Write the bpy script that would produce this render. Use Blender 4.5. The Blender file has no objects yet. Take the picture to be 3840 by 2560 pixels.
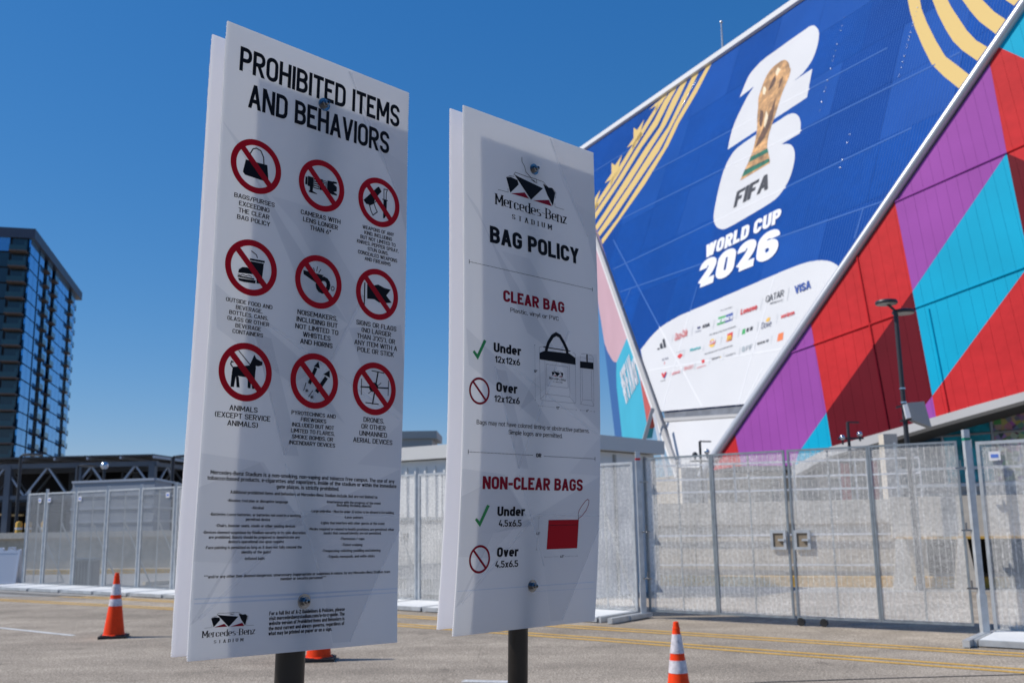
import bpy, math, random
from mathutils import Vector, Matrix
from mathutils.geometry import tessellate_polygon
random.seed(7)
sc = bpy.context.scene
R = math.radians
# ---------------------------------------------------------------- camera
F, CX, CY, EYE = 3650.0, 1920.0, 1280.0, 1.58
pitch, roll = math.atan(667 / F), 0.01625
cp_, sp_ = math.cos(pitch), math.sin(pitch)
fw = Vector((0, cp_, sp_)); u0 = Vector((0, -sp_, cp_)); r0 = Vector((1, 0, 0))
rt = math.cos(roll) * r0 - math.sin(roll) * u0
up = math.cos(roll) * u0 + math.sin(roll) * r0
cam_d = bpy.data.cameras.new('camera'); cam = bpy.data.objects.new('camera', cam_d)
sc.collection.objects.link(cam); sc.camera = cam
cam.matrix_world = Matrix(((rt.x, up.x, -fw.x, 0), (rt.y, up.y, -fw.y, 0), (rt.z, up.z, -fw.z, EYE), (0, 0, 0, 1)))
cam_d.sensor_width = 36; cam_d.lens = F * 36 / 3840
cam_d.clip_start = 0.05; cam_d.clip_end = 6000
cam_d.dof.use_dof = True; cam_d.dof.focus_distance = 2.15; cam_d.dof.aperture_fstop = 8.0
# ---------------------------------------------------------------- world, sun, exposure
SUN_AZ, SUN_EL = -90.0, 46.0          # degrees from +Y, clockwise
w = bpy.data.worlds.new('World'); sc.world = w; w.use_nodes = True
nt = w.node_tree; nt.nodes.clear()
out = nt.nodes.new('ShaderNodeOutputWorld'); bg = nt.nodes.new('ShaderNodeBackground')
sky = nt.nodes.new('ShaderNodeTexSky'); sky.sky_type = 'NISHITA'; sky.sun_disc = False
sky.sun_elevation = R(SUN_EL); sky.sun_rotation = R(SUN_AZ)
sky.altitude = 300; sky.air_density = 1.0; sky.dust_density = 0.15; sky.ozone_density = 2.6
hs = nt.nodes.new('ShaderNodeHueSaturation'); hs.inputs['Saturation'].default_value = 1.3
hs.inputs['Value'].default_value = .92
bg.inputs['Strength'].default_value = 0.11
nt.links.new(sky.outputs[0], hs.inputs['Color'])
se = nt.nodes.new('ShaderNodeSeparateColor'); co = nt.nodes.new('ShaderNodeCombineColor'); nt.links.new(hs.outputs[0], se.inputs[0])
for i, (ga_, kk) in enumerate(((.9, .581), (.67, .597), (.5, .767))):   # a clearer, more even blue than the standard atmosphere
    p_ = nt.nodes.new('ShaderNodeMath'); p_.operation = 'POWER'; p_.inputs[1].default_value = ga_
    q_ = nt.nodes.new('ShaderNodeMath'); q_.operation = 'MULTIPLY'; q_.inputs[1].default_value = kk * .11 ** ga_ / .11
    nt.links.new(se.outputs[i], p_.inputs[0]); nt.links.new(p_.outputs[0], q_.inputs[0]); nt.links.new(q_.outputs[0], co.inputs[i])
nt.links.new(co.outputs[0], bg.inputs[0]); nt.links.new(bg.outputs[0], out.inputs[0])
sd = bpy.data.lights.new('sun', 'SUN'); sd.energy = 4.3; sd.angle = R(0.53); sd.color = (1.0, .945, .87)
sun = bpy.data.objects.new('sun', sd); sc.collection.objects.link(sun)
tos = Vector((math.cos(R(SUN_EL)) * math.sin(R(SUN_AZ)), math.cos(R(SUN_EL)) * math.cos(R(SUN_AZ)), math.sin(R(SUN_EL))))
sun.rotation_mode = 'QUATERNION'; sun.rotation_quaternion = tos.to_track_quat('Z', 'Y'); sun.location = (0, 0, 60)
sc.view_settings.view_transform = 'Standard'; sc.view_settings.look = 'None'
sc.view_settings.exposure = 0.0; sc.view_settings.gamma = 1.0; sc.view_settings.use_curve_mapping = False
try:
    sc.cycles.max_bounces = 12; sc.cycles.diffuse_bounces = 6; sc.cycles.transmission_bounces = 8
    sc.cycles.transparent_max_bounces = 24; sc.cycles.use_denoising = True; sc.cycles.sample_clamp_indirect = 6
except Exception: pass


def ray(X, Y): return fw + rt * ((X - CX) / F) - up * ((Y - CY) / F)
def gp(X, Y, z=0.0):                      # point of the ground seen at that place of the photograph
    d = ray(X, Y); return Vector((0, 0, EYE)) + d * ((z - EYE) / d.z)
def at(X, Y, dep):                        # point at that distance (world y)
    d = ray(X, Y); return Vector((0, 0, EYE)) + d * (dep / d.y)

# ---------------------------------------------------------------- materials
MATS = {}
def mat(name, col, rough=.6, metal=0., spec=.5, noise=None, bump=None, trans=0., coat=0., film=False, emit=None, wave=None):
    m = bpy.data.materials.new(name); m.use_nodes = True; n = m.node_tree.nodes; l = m.node_tree.links
    b = n['Principled BSDF']; o = n['Material Output']
    c4 = (*col, 1)
    b.inputs['Base Color'].default_value = c4; b.inputs['Roughness'].default_value = rough; b.inputs['Metallic'].default_value = metal
    b.inputs['Specular IOR Level'].default_value = spec
    if coat: b.inputs['Coat Weight'].default_value = coat; b.inputs['Coat Roughness'].default_value = .15
    tc = n.new('ShaderNodeTexCoord')
    if noise:                              # (scale, amount, detail) albedo variation
        last = None
        for (s, a) in noise:
            t = n.new('ShaderNodeTexNoise'); t.inputs['Scale'].default_value = s; t.inputs['Detail'].default_value = 6
            l.new(tc.outputs['Object'], t.inputs['Vector'])
            mr = n.new('ShaderNodeMapRange'); mr.inputs['From Min'].default_value = .3; mr.inputs['From Max'].default_value = .7
            mr.inputs['To Min'].default_value = 1 - a; mr.inputs['To Max'].default_value = 1 + a
            l.new(t.outputs['Fac'], mr.inputs['Value'])
            vm = n.new('ShaderNodeVectorMath'); vm.operation = 'SCALE'
            if last is None: vm.inputs[0].default_value = col
            else: l.new(last, vm.inputs[0])
            l.new(mr.outputs[0], vm.inputs['Scale']); last = vm.outputs[0]
        l.new(last, b.inputs['Base Color'])
    if bump:
        t = n.new('ShaderNodeTexNoise'); t.inputs['Scale'].default_value = bump[0]; t.inputs['Detail'].default_value = 8
        l.new(tc.outputs['Object'], t.inputs['Vector'])
        bu = n.new('ShaderNodeBump'); bu.inputs['Strength'].default_value = bump[1]; bu.inputs['Distance'].default_value = bump[2]
        l.new(t.outputs['Fac'], bu.inputs['Height']); l.new(bu.outputs[0], b.inputs['Normal'])
    if wave:                               # (axis, scale, distance)
        wv = n.new('ShaderNodeTexWave'); wv.bands_direction = wave[0]; wv.inputs['Scale'].default_value = wave[1]
        l.new(tc.outputs['Object'], wv.inputs['Vector'])
        bu = n.new('ShaderNodeBump'); bu.inputs['Strength'].default_value = 1; bu.inputs['Distance'].default_value = wave[2]
        l.new(wv.outputs['Fac'], bu.inputs['Height']); l.new(bu.outputs[0], b.inputs['Normal'])
    if trans:
        tr = n.new('ShaderNodeBsdfTranslucent'); tr.inputs['Color'].default_value = c4
        mx = n.new('ShaderNodeMixShader'); mx.inputs[0].default_value = trans
        l.new(b.outputs[0], mx.inputs[1]); l.new(tr.outputs[0], mx.inputs[2]); l.new(mx.outputs[0], o.inputs['Surface'])
    if film:                               # thin ink: tints what is under it
        tp = n.new('ShaderNodeBsdfTransparent'); tp.inputs['Color'].default_value = c4
        l.new(tp.outputs[0], o.inputs['Surface'])
    MATS[name] = m; return m

# ---------------------------------------------------------------- mesh building
class MB:
    def __init__(s): s.v = []; s.f = []; s.m = []
    def add(s, vs, fs, mi=0):
        o = len(s.v); s.v += [tuple(p) for p in vs]; s.f += [tuple(i + o for i in f) for f in fs]; s.m += [mi] * len(fs); return s
    def box(s, c, d, rot=None, mi=0):
        x, y, z = d[0] / 2, d[1] / 2, d[2] / 2; c = Vector(c)
        vs = [Vector(p) for p in ((-x, -y, -z), (x, -y, -z), (x, y, -z), (-x, y, -z), (-x, -y, z), (x, -y, z), (x, y, z), (-x, y, z))]
        if rot is not None: vs = [rot @ p for p in vs]
        return s.add([p + c for p in vs], [(3, 2, 1, 0), (4, 5, 6, 7), (0, 1, 5, 4), (1, 2, 6, 5), (2, 3, 7, 6), (3, 0, 4, 7)], mi)
    def bar(s, a, b, w, h=None, mi=0, upv=(0, 0, 1)):
        a, b = Vector(a), Vector(b); h = h or w; d = (b - a); L = d.length
        if L < 1e-6: return s
        d /= L; uu = Vector(upv)
        if abs(d.dot(uu)) > .98: uu = Vector((0, 1, 0))
        x = d.cross(uu).normalized(); y = x.cross(d)
        M = Matrix((x, d, y)).transposed()
        return s.box((a + b) / 2, (w, L, h), M, mi)
    def tube(s, a, b, r1, r2=None, n=12, mi=0, caps=True):
        a, b = Vector(a), Vector(b); r2 = r1 if r2 is None else r2; d = (b - a).normalized()
        x = d.orthogonal().normalized(); y = d.cross(x)
        vs = []
        for c, r in ((a, r1), (b, r2)):
            for i in range(n):
                t = 2 * math.pi * i / n; vs.append(c + x * math.cos(t) * r + y * math.sin(t) * r)
        fs = [(i, (i + 1) % n, n + (i + 1) % n, n + i) for i in range(n)]
        if caps: fs += [tuple(range(n))[::-1], tuple(range(n, 2 * n))]
        return s.add(vs, fs, mi)
    def lathe(s, prof, c=(0, 0, 0), n=24, mi=0):
        c = Vector(c); vs = []
        for (r, z) in prof:
            for i in range(n):
                t = 2 * math.pi * i / n; vs.append(c + Vector((r * math.cos(t), r * math.sin(t), z)))
        fs = []
        for k in range(len(prof) - 1):
            for i in range(n): fs.append((k * n + i, k * n + (i + 1) % n, (k + 1) * n + (i + 1) % n, (k + 1) * n + i))
        return s.add(vs, fs, mi)
    def ball(s, c, r, n=12, mi=0, sz=1.0):
        return s.lathe([(max(1e-4, r * math.sin(math.pi * k / n)), -r * sz * math.cos(math.pi * k / n)) for k in range(n + 1)], c, n * 2, mi)
    def poly(s, pts, z0, z1=None, mi=0):   # flat polygon in local xy, or a prism from z0 to z1
        n = len(pts); P3 = [Vector((p[0], p[1], 0)) for p in pts]
        area = sum(pts[i][0] * pts[(i + 1) % n][1] - pts[(i + 1) % n][0] * pts[i][1] for i in range(n))
        tr = tessellate_polygon([P3]); fs = []
        for t in tr:
            a, b, c = t; cr = (P3[b] - P3[a]).cross(P3[c] - P3[a]).z
            fs.append((a, b, c) if cr > 0 else (a, c, b))
        if z1 is None: return s.add([(p[0], p[1], z0) for p in pts], fs, mi)
        lo, hi = min(z0, z1), max(z0, z1)
        vs = [(p[0], p[1], hi) for p in pts] + [(p[0], p[1], lo) for p in pts]
        f2 = list(fs) + [tuple(i + n for i in t[::-1]) for t in fs]
        for i in range(n):
            j = (i + 1) % n
            f2.append((i, i + n, j + n, j) if area > 0 else (j, j + n, i + n, i))
        return s.add(vs, f2, mi)
    def build(s, name, mats, parent=None, frame=None, smooth=False, kind=None, label=None):
        me = bpy.data.meshes.new(name); me.from_pydata(s.v, [], s.f)
        if not isinstance(mats, (list, tuple)): mats = [mats]
        for m in mats: me.materials.append(MATS[m] if isinstance(m, str) else m)
        if len(mats) > 1: me.polygons.foreach_set('material_index', s.m)
        if smooth:
            me.polygons.foreach_set('use_smooth', [True] * len(me.polygons))
            try: me.set_sharp_from_angle(angle=R(40))
            except Exception: pass
        me.update()
        o = bpy.data.objects.new(name, me); sc.collection.objects.link(o)
        put(o, parent, frame)
        if kind: o['kind'] = kind
        if label: o['label'] = label
        return o
WM = {}
def put(o, parent=None, frame=None):       # frame: world matrix of the object's own axes
    M = frame if frame is not None else Matrix.Identity(4)
    if parent is not None:
        o.parent = parent; o.matrix_parent_inverse = Matrix.Identity(4)
        o.matrix_basis = WM[parent.name].inverted() @ M
    else: o.matrix_basis = M
    WM[o.name] = M
def tag(o, label, cat, group=None):
    o['label'] = label; o['category'] = cat
    if group: o['group'] = group
    return o
def thing(name, label, cat, loc=(0, 0, 0), rz=0., group=None):
    o = bpy.data.objects.new(name, None); sc.collection.objects.link(o); o.empty_display_size = .2
    M = Matrix.Translation(Vector(loc)) @ Matrix.Rotation(rz, 4, 'Z'); o.matrix_basis = M; WM[o.name] = M
    return tag(o, label, cat, group)
def copy_tree(o, parent=None, basis=None):
    c = o.copy(); sc.collection.objects.link(c)
    if parent is not None: c.parent = parent
    if basis is not None: c.matrix_basis = basis
    WM[c.name] = (WM[parent.name] @ c.matrix_basis) if parent is not None else c.matrix_basis.copy()
    for ch in [x for x in KIDS.get(o.name, [])]: copy_kid(ch, c)
    return c
KIDS = {}
def kid(parent, ch): KIDS.setdefault(parent.name, []).append(ch); return ch
def copy_kid(ch, par):
    c = ch.copy(); sc.collection.objects.link(c); c.parent = par; WM[c.name] = WM[par.name] @ c.matrix_basis
    KIDS.setdefault(par.name, []).append(c)
    for g in KIDS.get(ch.name, []): copy_kid(g, c)

# ---------------------------------------------------------------- stroke lettering
G = {
'A': (.58, '0,b .5,t;.5,t 1,b;.2,.28 .8,.28'), 'B': (.54, '0,b 0,t;0,B 1,Br 1,.53r 0,.53;0,T .95,Tr .95,.53r 0,.53'),
'C': (.52, '1,.7 1,Tr 0,Tr 0,Br 1,Br 1,.3'), 'D': (.54, '0,b 0,t;0,T 1,Tr 1,Br 0,B'), 'E': (.47, '0,b 0,t;0,T R,T;0,.53 .9,.53;0,B R,B'),
'F': (.46, '0,b 0,t;0,T R,T;0,.5 .9,.5'), 'G': (.53, '1,.72 1,Tr 0,Tr 0,Br 1,Br 1,.48 .5,.48'), 'H': (.55, '0,b 0,t;1,b 1,t;0,.52 1,.52'),
'I': (.1, '0,b 0,t'), 'J': (.45, '1,t 1,Br 0,Br 0,.22'), 'K': (.54, '0,b 0,t;1,t .08,.4;.36,.56 1,b'), 'L': (.45, '0,t 0,b;0,B R,B'),
'M': (.7, '0,b 0,t;1,b 1,t;0,t .5,.22;.5,.22 1,t'), 'N': (.57, '0,b 0,t;1,b 1,t;0,t 1,b'), 'O': (.54, '0,.5 0,Tr 1,Tr 1,Br 0,Br 0,.5'),
'P': (.52, '0,b 0,t;0,T 1,Tr 1,.45r 0,.45'), 'Q': (.54, '0,.5 0,Tr 1,Tr 1,Br 0,Br 0,.5;.6,.25 1.1,-.05'), 'R': (.54, '0,b 0,t;0,T 1,Tr 1,.47r 0,.47;.45,.47 1,b'),
'S': (.52, '1,.76 1,Tr 0,Tr 0,.54r 1,.46r 1,Br 0,Br 0,.24'), 'T': (.5, '.5,b .5,T;L,T R,T'), 'U': (.54, '0,t 0,Br 1,Br 1,t'), 'V': (.56, '0,t .5,b;.5,b 1,t'),
'W': (.82, '0,t .27,b;.27,b .5,t;.5,t .73,b;.73,b 1,t'), 'X': (.55, '0,t 1,b;0,b 1,t'), 'Y': (.55, '0,t .5,.42;1,t .5,.42;.5,.46 .5,b'), 'Z': (.5, 'L,T 1,T 0,B R,B'),
'a': (.46, '0,m.85 .1,Xr .95,Xr .95,b;.95,m.55 0,m.55r 0,Br .95,Br .95,m.2'), 'b': (.48, '0,b 0,t;0,m.5 0,Xr 1,Xr 1,Br 0,Br 0,m.5'), 'c': (.43, '1,m.75 1,Xr 0,Xr 0,Br 1,Br 1,m.25'),
'd': (.48, '1,b 1,t;1,m.5 1,Xr 0,Xr 0,Br 1,Br 1,m.5'), 'e': (.47, '0,m.5 1,m.5 1,Xr 0,Xr 0,Br .95,Br'), 'f': (.32, '.3,b .3,Tr R,T;L,X .9,X'), 'g': (.48, '1,x 1,Dr 0,Dr;1,m.5 1,Xr 0,Xr 0,Br 1,Br 1,m.5'),
'h': (.48, '0,b 0,t;0,m.6 0,Xr 1,Xr 1,b'), 'i': (.1, '0,b 0,x;0,.9 0,t'), 'j': (.16, '1,x 1,Dr L,D;1,.9 1,t'), 'k': (.46, '0,b 0,t;1,x .08,m.4;.35,m.6 1,b'), 'l': (.14, '0,t 0,Br R,B'),
'm': (.76, '0,b 0,x;0,m.6 0,Xr .5,Xr .5,b;.5,m.6 .5,Xr 1,Xr 1,b'), 'n': (.48, '0,b 0,x;0,m.6 0,Xr 1,Xr 1,b'), 'o': (.48, '0,m.5 0,Xr 1,Xr 1,Br 0,Br 0,m.5'), 'p': (.48, '0,d 0,x;0,m.5 0,Xr 1,Xr 1,Br 0,Br 0,m.5'),
'q': (.48, '1,d 1,x;1,m.5 1,Xr 0,Xr 0,Br 1,Br 1,m.5'), 'r': (.32, '0,b 0,x;0,m.6 0,Xr R,X'), 's': (.43, '1,Xr 0,Xr 0,m.55r 1,m.45r 1,Br 0,B'), 't': (.3, '.35,.95 .35,Br R,B;L,X R,X'), 'u': (.48, '0,x 0,Br 1,Br 1,m.4;1,b 1,x'),
'v': (.46, '0,x .5,b;.5,b 1,x'), 'w': (.68, '0,x .27,b;.27,b .5,x;.5,x .73,b;.73,b 1,x'), 'x': (.46, '0,x 1,b;0,b 1,x'), 'y': (.46, '0,x .5,m.05;1,x .3,d'), 'z': (.42, 'L,X 1,X 0,B R,B'),
'0': (.52, '0,.5 0,Tr 1,Tr 1,Br 0,Br 0,.5'), '1': (.34, '1,b 1,t;1,.97 0,.72'), '2': (.5, '0,.72 0,Tr 1,Tr 1,.62r 0,B;0,B R,B'), '3': (.5, '0,T 1,Tr 1,.53r .3,.53;.3,.53 1,.53r 1,Br 0,Br 0,.25'),
'4': (.54, '.55,t 0,.25;0,.25 R,.25;.75,b .75,.5'), '5': (.5, '1,T 0,T 0,.56;0,.58 1,.58r 1,Br 0,Br 0,.22'), '6': (.52, '.72,t 0,.42r 0,Br 1,Br 1,.54r 0,.54'), 'б': (.56, '1,.77 1,Tr 0,Tr 0,Br 1,Br 1,.56r 0,.56'), '7': (.48, 'L,T 1,T .3,b'),
'8': (.52, '0,.3 0,Br 1,Br 1,.53r 0,.53r 0,.3;.05,.75 .05,Tr .95,Tr .95,.53r .05,.53r .05,.75'), '9': (.52, '.28,b 1,.58r 1,Tr 0,Tr 0,.46r 1,.46'),
'-': (.3, 'L,.42 R,.42'), '.': (.1, '0,b 0,.14'), ',': (.12, '1,.13 0,-.14'), '/': (.42, '0,b 1,t'), '(': (.22, '1,1.05 0,.78r 0,.2r 1,-.08'), ')': (.22, '0,1.05 1,.78r 1,.2r 0,-.08'),
':': (.1, '0,b 0,.14;0,.5 0,.66'), ';': (.12, '1,.13 0,-.14;1,.5 1,.66'), '"': (.26, '0,.68 .1,t;.9,.68 1,t'), "'": (.08, '0,.7 .4,t'), '&': (.56, '1,.45 .7,Br 0,Br 0,.5r .8,.75r .6,Tr .15,Tr .15,.65 1,b'),
'*': (.3, '.5,.6 .5,t;0,.7 1,.92;0,.92 1,.7'), '#': (.6, '.2,b .35,t;.65,b .8,t;L,.33 R,.33;L,.67 R,.67'), '+': (.4, 'L,.5 R,.5;.5,.25 .5,.75')}
XH, DE = .73, -.25
def rounded(pts, rad, seg=5):
    P = []; n = len(pts)
    closed = (Vector(pts[0][:2]) - Vector(pts[-1][:2])).length < 1e-6
    for i, (x, y, r) in enumerate(pts):
        if not r or i in (0, n - 1): P.append(Vector((x, y))); continue
        p = Vector((x, y)); a = Vector(pts[i - 1][:2]); b = Vector(pts[i + 1][:2])
        la, lb = (a - p).length, (b - p).length
        qa = min(rad, la * (.5 if pts[i - 1][2] else .98)); qb = min(rad, lb * (.5 if pts[i + 1][2] else .98))
        A, B = p + (a - p).normalized() * qa, p + (b - p).normalized() * qb
        for k in range(seg + 1):           # quarter of a superellipse-like curve
            t = k / seg; wq = .82 * 2 * t * (1 - t)
            den = (1 - t) ** 2 + wq + t * t
            P.append((A * (1 - t) ** 2 + p * wq + B * t * t) / den)
    Q = [P[0]]
    for p in P[1:]:
        if (p - Q[-1]).length > 1e-5: Q.append(p)
    return Q, closed
def stroke_strip(P, closed, wfun, cap0=None, cap1=None):
    n = len(P); vs = []; fs = []
    for i in range(n):
        if closed: a = P[i] - P[i - 1] if i > 0 else P[0] - P[-2]; b = P[i + 1] - P[i] if i < n - 1 else P[1] - P[0]
        else: a = P[i] - P[i - 1] if i > 0 else P[1] - P[0]; b = P[i + 1] - P[i] if i < n - 1 else P[-1] - P[-2]
        a = a.normalized(); b = b.normalized(); t = (a + b)
        t = t.normalized() if t.length > 1e-4 else a
        nn = Vector((-t.y, t.x)); c = max(.45, nn.dot(Vector((-a.y, a.x))))
        h = wfun(t) / 2 / c
        vs += [P[i] + nn * h, P[i] - nn * h]
    for end, cap in ((0, cap0), (n - 1, cap1)):   # cut ends level (y) or plumb (x)
        if cap and not closed:
            d = (P[1] - P[0] if end == 0 else P[-1] - P[-2]).normalized()
            for k in (0, 1):
                q = vs[end * 2 + k]
                if cap == 'y' and abs(d.y) > .25: q = q + d * ((P[end].y - q.y) / d.y)
                elif cap == 'x' and abs(d.x) > .25: q = q + d * ((P[end].x - q.x) / d.x)
                vs[end * 2 + k] = q
    for i in range(n - 1): fs.append((2 * i, 2 * i + 1, 2 * i + 3, 2 * i + 2))
    return vs, fs
def glyph(ch, t, serif=False):
    wd, s = G.get(ch, G['-']); wd = wd + t * .35 if wd > .15 else t + (.0 if wd <= .12 else wd - .1)
    if serif: wd *= .92
    res = []
    def fx(a):
        if a == 'L': return 0.
        if a == 'R': return wd
        if wd <= t + .02: return wd / 2 + (float(a) - .5) * (wd - t) if wd > t else wd / 2
        return t / 2 + float(a) * (wd - t)
    def fy(a):
        if a in 'btxd' and len(a) == 1: return {'b': 0., 't': 1., 'x': XH, 'd': DE}[a]
        if a in 'BTXD' and len(a) == 1: return {'B': t / 2, 'T': 1 - t / 2, 'X': XH - t / 2, 'D': DE + t / 2}[a]
        if a[0] == 'm': return t / 2 + float(a[1:]) * (XH - t)
        return t / 2 + float(a) * (1 - t)
    for pth in s.split(';'):
        pts = []; caps = []
        for tok in pth.split(' '):
            a, b = tok.split(','); r = b.endswith('r'); b = b[:-1] if r else b
            pts.append((fx(a), fy(b), r)); caps.append('y' if b in ('b', 't', 'x', 'd') else ('x' if a in 'LR' else None))
        P, cl = rounded(pts, .5 * max(.1, wd - t))
        if serif: wf = lambda d: t * (.28 + .85 * abs(d.y) ** 1.5)
        else: wf = lambda d: t
        res.append(stroke_strip(P, cl, wf, caps[0], caps[-1]))
        if serif:
            for (q, tok) in ((pts[0], pth.split(' ')[0]), (pts[-1], pth.split(' ')[-1])):
                e = tok.split(',')[1]
                if e in ('b', 't', 'x', 'd') and ch not in 's':
                    h = .07 * t / .15; y = q[1]; y0 = y if e in 'bd' else y - h; hw = t * .95
                    res.append(([Vector((q[0] - hw, y0)), Vector((q[0] + hw, y0)), Vector((q[0] + hw, y0 + h)), Vector((q[0] - hw, y0 + h))], [(0, 1, 2, 3)]))
    return wd, res
def layout(text, t, serif=False, track=.06):
    x = 0.; strokes = []
    for ch in text:
        if ch == ' ': x += .26 + track; continue
        wd, res = glyph(ch, t, serif)
        for vs, fs in res: strokes.append(([Vector((v.x + x, v.y)) for v in vs], fs))
        x += wd + track
    return x - track, strokes
def write(mb, text, put2, weight=.15, serif=False, track=.06, dz=.00003, mi=0):
    # put2(tx, y) with tx 0..1 along the line, y in cap heights; returns (x, y)
    W, st = layout(text, weight, serif, track)
    for k, (vs, fs) in enumerate(st):
        z = (k % 5) * dz
        mb.add([(*put2(v.x / W, v.y), z + i * dz * .12) for i, v in enumerate(vs)], fs, mi)
    return W
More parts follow.
